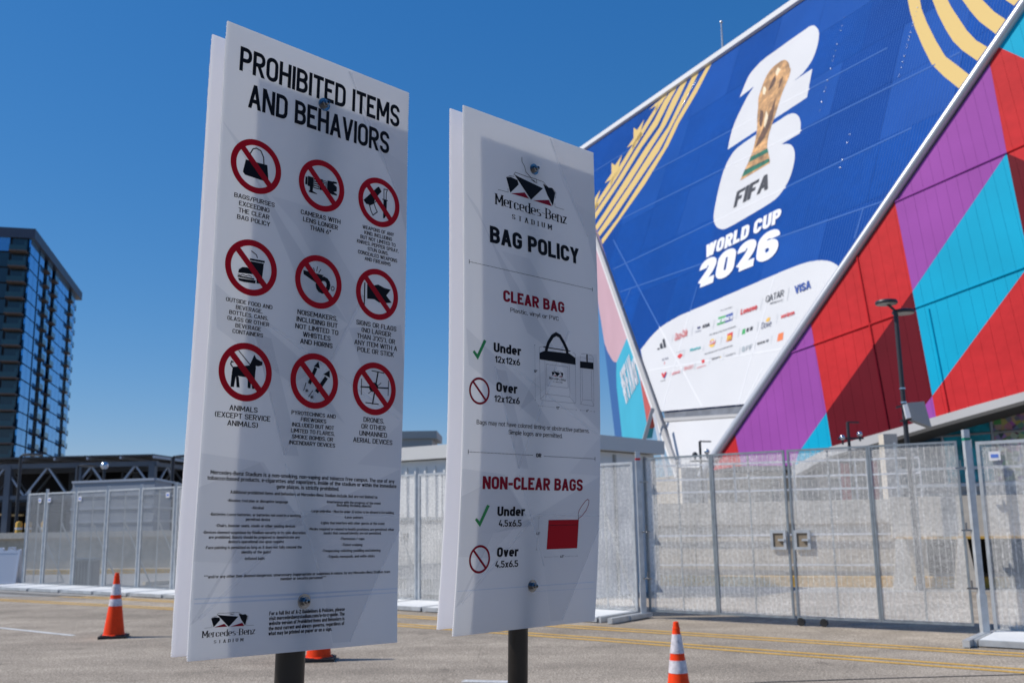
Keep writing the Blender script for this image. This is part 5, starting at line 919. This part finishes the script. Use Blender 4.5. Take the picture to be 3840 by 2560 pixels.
rt1, M1, L1 = block_thing('terrace_wall', 'upper concrete terrace wall with white rails behind the gate', 'wall', (1.6, 28.6), (10.5, 25.4), 1.95, .4, 'concrete_light', joints=3)
for z in (2.25, 2.6, 3.0):
    MB().bar((0, .1, z), (L1, .1, z), .05).build('rail', 'plastic_white', rt1, M1)
for i in range(7): MB().bar((L1 * i / 6, .1, 1.9), (L1 * i / 6, .1, 3.0), .05).build('rail_post', 'galv', rt1, M1)
for i, z in enumerate((1.12, .42)):
    MB().bar((2.2 + i * .05, 25.13, z), (8.8, 22.85, z), .045).build('handrail', 'plastic_white').update_tag()
for o in [o for o in sc.objects if o.name.startswith('handrail')]: tag(o, 'white pipe rail on the low concrete wall, ' + ('upper one' if o.name == 'handrail' else 'lower one'), 'rail', 'white pipe rails behind the gate')
# bridge-like slab with a dark opening under it
br = thing('concrete_ramp', 'raised concrete ramp with dark opening underneath, behind the right end of the gate', 'ramp', (8.2, 20.5, 0))
pa, pb = Vector((8.05, 21.2, 0)), Vector((17, 17.9, 0)); d_ = (pb - pa).normalized(); n_ = Vector((-d_.y, d_.x, 0)); Mb = Matrix(((d_.x, n_.x, 0, pa.x), (d_.y, n_.y, 0, pa.y), (0, 0, 1, 0), (0, 0, 0, 1)))
Lb = (pb - pa).length
MB().box((Lb / 2, .15, 1.5), (Lb, .3, .85)).build('parapet', 'concrete_light', br, Mb); MB().box((Lb / 2, 3.3, 1.17), (Lb, 6, .25)).build('deck', 'concrete', br, Mb)
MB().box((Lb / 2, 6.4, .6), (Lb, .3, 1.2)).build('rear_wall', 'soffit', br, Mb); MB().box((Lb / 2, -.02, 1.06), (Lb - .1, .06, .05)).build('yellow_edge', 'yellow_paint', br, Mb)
for x in (.15, 1.35, 5.2, 8.5):
    b = MB(); b.add([(x - .22, -.1, 0), (x + .22, -.1, 0), (x + .09, -.1, 1.05), (x - .09, -.1, 1.05), (x - .22, .3, 0), (x + .22, .3, 0), (x + .09, .3, 1.05), (x - .09, .3, 1.05)], [(0, 1, 2, 3), (1, 5, 6, 2), (5, 4, 7, 6), (4, 0, 3, 7)]); b.build('pier', 'concrete_light', br, Mb)
for z in (2.15, 2.5): MB().bar((.2, .15, z), (Lb, .15, z), .06).build('rail', 'galv', br, Mb)
for i in range(7): MB().bar((.2 + i * 1.5, .15, 1.9), (.2 + i * 1.5, .15, 3.1), .05).build('rail_post', 'galv', br, Mb)
mat('road_grey', (.30, .29, .27), .9, noise=((.5, .1), (30, .15)))
o = MB().add([(-40, 27.5, .004), (9, 20.2, .004), (30, 16, .004), (30, 60, .004), (-60, 60, .004)], [(0, 1, 2, 3, 4)]).build('pavement', 'road_grey'); o['kind'] = 'structure'

# ================================================================ site buildings
mat('cabin_white', (.70, .70, .68), .5, noise=((.7, .04),)); mat('cabin_trim', (.62, .61, .58), .5); mat('cabin_grey', (.33, .33, .31), .5, noise=((.5, .05),)); mat('dark_metal', (.06, .06, .065), .5); mat('generator_grey', (.38, .39, .40), .55, noise=((3, .1),))
cb = thing('site_cabin', 'white site cabin with flat overhanging roof seen between the two signs', 'cabin', (1.49, 20.0, 0))
K0, K1, K2 = Vector((1.49, 20, 0)), Vector((-6.6, 25.9, 0)), Vector((3.15, 22.05, 0))
K3 = K1 + (K2 - K0)
b = MB(); zt = 2.95
b.add([(*K0.xy, 0), (*K1.xy, 0), (*K3.xy, 0), (*K2.xy, 0), (*K0.xy, zt), (*K1.xy, zt), (*K3.xy, zt), (*K2.xy, zt)], [(0, 4, 5, 1), (1, 5, 6, 2), (2, 6, 7, 3), (3, 7, 4, 0), (4, 7, 6, 5)]); b.build('wall', 'cabin_white', cb)
dl, dr = (K1 - K0).normalized(), (K2 - K0).normalized()
def ov(p, a, b_): return p + dl * a + dr * b_
R4 = [ov(K0, -.18, -.18), ov(K1, .18, -.18), ov(K3, .18, .18), ov(K2, -.18, .18)]
b = MB(); b.add([(*p.xy, zt + .02) for p in R4] + [(*p.xy, 3.27) for p in R4], [(0, 4, 5, 1), (1, 5, 6, 2), (2, 6, 7, 3), (3, 7, 4, 0), (4, 7, 6, 5), (0, 1, 2, 3)]); b.build('roof', 'cabin_trim', cb)
nn = Vector((dl.y, -dl.x, 0)); nn = nn if nn.y < 0 else -nn
for i in range(34):
    p = K0 + dl * (.3 + i * .29) + nn * .012; MB().box((p.x, p.y, 1.45), (.05, .05, 2.7), Matrix.Rotation(math.atan2(dl.y, dl.x), 3, 'Z')).build('wall_rib', 'cabin_white', cb)
n2 = Vector((dr.y, -dr.x, 0))
for s_ in (.02, 1.0, 2.2, 2.6):
    p = K0 + dr * s_ + n2 * .015; MB().box((p.x, p.y, 1.45), (.07, .05, 2.9), Matrix.Rotation(math.atan2(dr.y, dr.x), 3, 'Z')).build('corner_trim', 'cabin_grey', cb)
p = at(1545, 1670, 30); rf = thing('rooftop_unit', 'dark grey flat unit beyond the white cabin roof', 'roof unit', (p.x, p.y, 0)); MB().box((p.x - .6, p.y, 2), (2.6, 2, 3.98)).build('housing', 'cabin_grey', rf); MB().box((p.x - .6, p.y, 4.1), (2.9, 2.2, .22)).build('cap', 'cabin_grey', rf)
gc = thing('generator', 'grey metal generator cabinet in front of the white cabin', 'generator', (-1.75, 20.8, 0)); Mg = Matrix.Translation((-2.05, 20.75, 0)) @ Matrix.Rotation(math.atan2(-dl.y, -dl.x), 4, 'Z')
MB().box((.2, .3, .85), (1.9, .6, 1.5)).build('housing', 'generator_grey', gc, Mg); MB().box((.2, .3, 1.63), (2.0, .7, .07)).build('lid', 'galv_dark', gc, Mg); MB().box((.2, .3, .05), (1.9, .6, .1)).build('skid', 'dark_metal', gc, Mg)
for x in (-.45, .25): MB().box((x, -.01, .3), (.3, .03, .2)).build('vent', 'dark_metal', gc, Mg)
MB().box((-.35, -.01, 1.25), (.2, .03, .16)).build('panel_window', 'dark_metal', gc, Mg); MB().box((.75, -.01, .85), (.03, .03, 1.4)).build('door_seam', 'galv_dark', gc, Mg)
MB().tube((-1.0, .3, 0), (-1.0, .3, 1.9), .09).build('exhaust', 'galv_dark', gc, Mg)
cs = thing('equipment_box', 'dark grey ribbed box behind the left fence', 'box', gp(303, 2207)); c = gp(303, 2204)
MB().box((c.x, c.y + .3, .36), (.5, .45, .66)).build('body', 'dark_box', cs) if 'dark_box' in MATS else (mat('dark_box', (.09, .095, .1), .6), MB().box((c.x, c.y + .3, .36), (.5, .45, .66)).build('body', 'dark_box', cs))
MB().box((c.x, c.y + .3, .72), (.54, .49, .06)).build('lid', 'galv_dark', cs)
for i in range(6): MB().box((c.x - .2 + i * .08, c.y + .07, .36), (.02, .02, .6)).build('rib', 'galv_dark', cs)

# ================================================================ parking deck with solar canopy
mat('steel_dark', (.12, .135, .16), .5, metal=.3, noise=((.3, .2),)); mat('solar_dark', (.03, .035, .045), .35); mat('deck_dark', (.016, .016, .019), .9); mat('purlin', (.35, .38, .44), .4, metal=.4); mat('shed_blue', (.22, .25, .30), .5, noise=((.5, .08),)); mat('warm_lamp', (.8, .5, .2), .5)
pk = thing('parking_deck', 'dark steel parking deck under a solar canopy, left of the signs', 'parking deck', (at(300, 1990, 60).x, 60, 0))
def XY(p, z): return Vector((p.x, p.y, z))
Kc = at(580, 1697, 60); La = at(0, 1724, 64.2); Rc = at(672, 1733, 69); dL = XY(La - Kc, 0).normalized(); dR = XY(Rc - Kc, 0).normalized(); zc = Kc.z
Le = 17.0; Re = 13.0
Mk = Matrix(((dL.x, dR.x, 0, Kc.x), (dL.y, dR.y, 0, Kc.y), (0, 0, 1, 0), (0, 0, 0, 1)))
n = 8
for i in range(n): MB().box((Le * (i + .5) / n, Re / 2, zc - .12 + .0), (Le / n - .12, Re, .1)).build('solar_panel', 'solar_dark', pk, Mk)
for i in range(n + 1): MB().bar((Le * i / n, -.1, zc - .25), (Le * i / n, Re, zc - .25), .12, .16).build('purlin', 'purlin', pk, Mk)
for (y, z, w_) in ((.5, zc - .62, .3), (.5, zc - 2.55, .25), (6, zc - .62, .3), (6, zc - 2.55, .25)): MB().bar((0, y, z), (Le, y, z), w_).build('chord', 'steel_dark', pk, Mk)
for y in (.5, 6):
    k = 12; zA, zB = zc - .7, zc - 2.5
    for i in range(k): MB().bar((Le * i / k, y, zA if i % 2 else zB), (Le * (i + 1) / k, y, zB if i % 2 else zA), .11).build('web', 'purlin' if y < 1 else 'steel_dark', pk, Mk)
for x in (.3, 5, 9.6, 14.2): MB().box((x, .5, zc / 2 - .3), (.38, .38, zc - .6)).build('column', 'steel_dark', pk, Mk); MB().box((x, 8, zc / 2 - .3), (.38, .38, zc - .6)).build('column', 'steel_dark', pk, Mk)
for j in range(4): MB().bar((.3, .5 + j * 2, zc - (.7 if j % 2 else 2.5)), (.3, 2.5 + j * 2, zc - (2.5 if j % 2 else .7)), .1).build('web', 'purlin', pk, Mk)
MB().bar((.3, .5, zc - .65), (.3, Re, zc - .65), .25).build('chord', 'steel_dark', pk, Mk)
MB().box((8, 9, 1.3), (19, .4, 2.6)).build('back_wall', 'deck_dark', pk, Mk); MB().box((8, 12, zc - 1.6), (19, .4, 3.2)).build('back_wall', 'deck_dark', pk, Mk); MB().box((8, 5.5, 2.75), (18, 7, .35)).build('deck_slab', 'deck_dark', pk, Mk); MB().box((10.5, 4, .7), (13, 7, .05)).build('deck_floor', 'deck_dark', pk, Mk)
for i, (x, y, z) in enumerate(((11.6, 1.4, 2.4), (10.7, 1.4, 2.4), (9.4, 1.4, 2.35))): MB().box((x, y, z), (.7, .2, .12)).build('lamp_strip', 'warm_lamp', pk, Mk)
sh = thing('equipment_shed', 'blue-grey metal shed under the parking canopy behind the left fence', 'shed', at(450, 1990, 44)); a_ = at(262, 1990, 46); b_ = at(572, 1990, 44); c_ = at(680, 1990, 51)
b = MB(); zt = 1.58 + (1969 - 1803) / 3650 * 44; Q = [XY(a_, 0), XY(b_, 0), XY(c_, 0), XY(a_ + c_ - b_, 0)]
b.add(Q + [XY(q, zt) for q in Q], [(0, 1, 5, 4), (1, 2, 6, 5), (2, 3, 7, 6), (3, 0, 4, 7), (4, 5, 6, 7)]); b.build('wall', 'shed_blue', sh)
for (p, q) in ((Q[0], Q[1]), (Q[1], Q[2])):
    for z in (zt + .04, zt - .6, zt - 1.2, zt - 1.8): MB().bar(XY(p, z), XY(q, z), .14, .1).build('rail_trim', 'purlin', sh)
for i, (px, dep) in enumerate(((49, 39.6), (13, 39.6), (112, 39.4))):
    p = at(px, 1990, dep); bo = thing('bollard', ('yellow bollard on the coping, left of the first lamp post', 'yellow bollard at the far left edge above the wall', 'yellow bollard behind the leftmost fence panel')[i], 'bollard', (p.x, p.y + 1.2, 0)); b = MB(); b.lathe([(.001, 0), (.13, 0), (.13, 1.75), (.09, 1.82), (.001, 1.84)], (p.x, p.y + 1.2, 0), 14); b.build('tube', 'yellow_paint', bo, smooth=True); b = MB(); b.lathe([(.132, 1.5), (.134, 1.5), (.134, 1.58), (.132, 1.58)], (p.x, p.y + 1.2, 0), 14); b.build('band', 'print_white', bo)

# ================================================================ lamps
mat('lamp_black', (.035, .037, .042), .45, metal=.2); mat('lamp_lens', (.32, .32, .30), .3); mat('chrome', (.6, .62, .65), .2, metal=.9)
def disc_head(b, l, c, r):
    b.lathe([(.001, .07), (r * .5, .075), (r * .92, .05), (r, .02), (r, -.01), (r * .93, -.03)], c, 28); l.lathe([(r * .93, -.03), (r * .5, -.035), (.001, -.035)], c, 28)
def lamp_post(label, px, py, dep, heads, r=.06, armr=.5, hr=.28, mt='lamp_black'):
    t = at(px, py, dep); root = thing('lamp_post', label, 'lamp post', (t.x, t.y, 0))
    b = MB(); b.tube((t.x, t.y, 0), t, r * 1.15, r, n=14); b.build('pole', mt, root, smooth=True)
    b = MB(); b.lathe([(r * 2.2, 0), (r * 2.2, .05), (r * 1.4, .12), (r * 1.2, .3)], (t.x, t.y, 0), 16); b.build('base', mt, root)
    for (dx, dy, dz) in heads:
        d = Vector((dx, dy, 0)).normalized(); b = MB(); l = MB(); e = t + d * armr + Vector((0, 0, dz)); b.tube(t, e, r * .6, n=10); disc_head(b, l, e, hr); h = b.build('lamp_head', mt, root, smooth=True); l.build('lens', 'lamp_lens', h)
    return root, t
rA, tA = lamp_post('tall black twin disc lamp post in front of the red facade', 3358, 1166, 20.8, [(-1, -.25, .17), (1, .35, -.02)], .048, .21, .235)
sp_ = thing('loudspeaker', 'grey weatherproof loudspeaker cabinet on the twin disc lamp post', 'loudspeaker', at(3440, 1560, 20.7)); c = at(3440, 1558, 20.7)
mat('speaker_grey', (.19, .21, .24), .5)
Ms = Matrix.Translation(c) @ Matrix.Rotation(R(-14), 4, 'Z') @ Matrix.Rotation(R(-8), 4, 'Y'); b = MB()
b.add([(-.17, -.2, .29), (.17, -.2, .26), (.17, .2, .26), (-.17, .2, .29), (-.15, -.18, -.08), (.19, -.2, -.3), (.19, .2, -.3), (-.15, .18, -.08)], [(0, 1, 2, 3), (4, 7, 6, 5), (0, 4, 5, 1), (1, 5, 6, 2), (2, 6, 7, 3), (3, 7, 4, 0)]); b.build('cabinet', 'speaker_grey', sp_, Ms)
MB().box((-.2, -.03, .12), (.09, .3, .3)).build('horn', 'plastic_white', sp_, Ms); MB().bar((-.38, 0, .25), (-.1, 0, .27), .04).build('bracket', 'lamp_black', sp_, Ms); MB().bar((-.36, 0, -.05), (-.15, 0, -.05), .04).build('bracket', 'lamp_black', sp_, Ms)
for z in (2.0, 2.9, 3.2):
    b = MB(); b.tube((tA.x, tA.y, z + 1), (tA.x, tA.y, z + 1.03), .062, n=14); b.build('pole_band', 'chrome', rA)
def small_light(label, px, py, dep, floods, arm_y):
    t = at(px, py, dep); root = thing('light_pole', label, 'light pole', (t.x, t.y, 0)); s = dep / 3650
    b = MB(); b.tube((t.x, t.y, 0), t, .055, n=10); b.build('pole', 'lamp_black', root); b = MB(); b.bar(t, t + Vector((42 * s, 0, -.02)), .1, .05); b.build('lamp_head', 'lamp_black', root)
    if arm_y: z = EYE + (1935 - arm_y) * s; b = MB(); b.bar((t.x - 40 * s, t.y, z), (t.x + 55 * s, t.y, z), .07); b.build('cross_arm', 'lamp_black', root)
    for (fx, fy) in floods:
        c = at(fx, fy, dep); b = MB(); b.ball(c, 10.5 * s, 8); h = b.build('floodlight', 'chrome' if fx != 2606 else 'lamp_black', root, smooth=True); b = MB(); b.tube(c, c - Vector((0, 0, 26 * s)), .035, n=8); b.build('stem', 'lamp_black', h)
small_light('short black pole with two round floodlights in front of the white facade tip', 2624, 1654, 40, ((2606, 1704), (2651, 1693)), 1732)
small_light('black pole with two chrome floodlights in front of the maroon facade', 3178, 1582, 36, ((3159, 1640), (3224, 1627)), 1657)
lamp_post('black lamp post with pale disc head, leftmost, in front of the tower', 79, 1708, 46.7, [(1, 0, .03)], .07, .55, .46, 'lamp_black')
lamp_post('dark lamp post with pale disc head, second from left', 293, 1746, 55.5, [(1, 0, .0)], .07, .6, .5)
lamp_post('dark lamp post with pale disc head, third from left', 460, 1769, 62, [(1, 0, .0)], .07, .68, .56)
lamp_post('dark lamp post cut off by the left edge of the tall sign', 649, 1712, 48, [(1, 0, .0)], .09, .5, .4)
p = at(392, 1745, 50); cm = thing('dome_camera', 'shiny dome camera on a pole below the solar canopy', 'camera', (p.x, p.y, 0)); b = MB(); b.ball(p, .2, 8); b.build('dome', 'chrome', cm, smooth=True); b = MB(); b.tube((p.x, p.y, 0), p, .07, n=10); b.build('pole', 'lamp_black', cm)

# ================================================================ apartment tower
mat('tower_glass', (.12, .44, .80), .07, spec=1., metal=.75, noise=((.05, .12),)); mat('tower_glass_dark', (.012, .03, .045), .1, spec=.8); mat('tower_frame', (.028, .034, .045), .5); mat('tower_fascia', (.05, .065, .10), .5); mat('balcony_slab', (.12, .095, .085), .8); mat('rail_glass', (.03, .08, .10), .15, spec=.5)
mat('tower_glass_pale', (.16, .36, .56), .07, metal=.75)
tw = thing('apartment_tower', 'tall glass apartment tower with balconies and dark flat roof at left', 'building', (-97.27, 190, 0))
d1_, d2_ = Vector((-.2578, .9662, 0)), Vector((-.9662, -.2578, 0))
def TM(d, n): return Matrix(((d.x, n.x, 0, -97.27), (d.y, n.y, 0, 190), (0, 0, 1, 0), (0, 0, 0, 1)))
MR = TM(d1_, -d2_)          # x along the right face, y outward (to the right)
ML = TM(d2_, -d1_)          # x along the left face, y outward (toward the camera)
FHT = 3.2; NF = 15; top0 = 59.2
b = MB(); b.box((26.25, -12.3, 29.4), (52.0, 23, 58.8)); b.build('core', 'tower_frame', tw, MR)
b = MB(); b.box((28.1, -11.6, 60.0), (57.6, 25.2, 2.0)); b.build('roof_fascia', 'tower_fascia', tw, MR)
bays = [(.15, 3.95), (4.1, 7.9), (9.25, 13.6), (17.6, 22.3), (26.6, 30.6), (30.75, 34.7), (34.85, 38.8), (38.95, 42.9), (46.9, 52.3)]
SH = {}
def shared(name, key, mk, par, M):
    if key not in SH: o = mk().build(name, key[1], par, M); SH[key] = o.data
    else: o = bpy.data.objects.new(name, SH[key]); sc.collection.objects.link(o); put(o, par, M)
    return o
for f in range(NF):
    z = top0 - FHT * (f + 1); Tm = MR @ Matrix.Translation((0, 0, z))
    for (a, c) in bays: shared('window_pane', ((a, c), 'tower_glass'), lambda: MB().box(((a + c) / 2, .05, FHT / 2), (c - a, .3, FHT - .28)), tw, Tm)
    for (a, c) in ((13.75, 17.4), (22.5, 26.4), (43.05, 46.7)):
        sl = shared('balcony', ((a, c), 'balcony_slab'), lambda: MB().box(((a + c) / 2, .2, .0), (c - a, 1.5, .22)), tw, Tm)
        q = ('rail', 'rail_glass', a)
        shared('railing', ((a, c, 'r'), 'rail_glass'), lambda: MB().box(((a + c) / 2, .9, .65), (c - a, .06, 1.05)), sl, Tm)
    sl = shared('balcony', (('far',), 'balcony_slab'), lambda: MB().box((54.0, -1.3, 0), (3.0, 2.6, .25)), tw, Tm)
    shared('railing', (('farr',), 'rail_glass'), lambda: MB().box((55.4, -1.3, .65), (.06, 2.6, 1.05)).box((54.0, 0, .65), (2.8, .06, 1.05)), sl, Tm)
    Tl = ML @ Matrix.Translation((0, 0, z))
    sl = shared('balcony', (('l',), 'balcony_slab'), lambda: MB().box((1.75, 1.05, 0), (3.2, 2.2, .25)), tw, Tl)
    shared('railing', (('lr',), 'rail_glass'), lambda: MB().box((1.75, 2.1, .6), (3.1, .05, 1.0)).box((.4, 2.05, 1.1), (.35, .06, 1.6)), sl, Tl)
    shared('window_pane', (('lp1',), 'tower_glass_dark'), lambda: MB().box((1.75, .05, FHT / 2), (2.8, .1, FHT - .6)), tw, Tl)
    for k in range(6): shared('window_pane', (('lp', k), 'tower_glass_dark' if f else 'tower_glass_pale'), lambda: MB().box((4.7 + k * 2.4, .3, FHT / 2), (2.25, .2, FHT - .35)), tw, Tl)
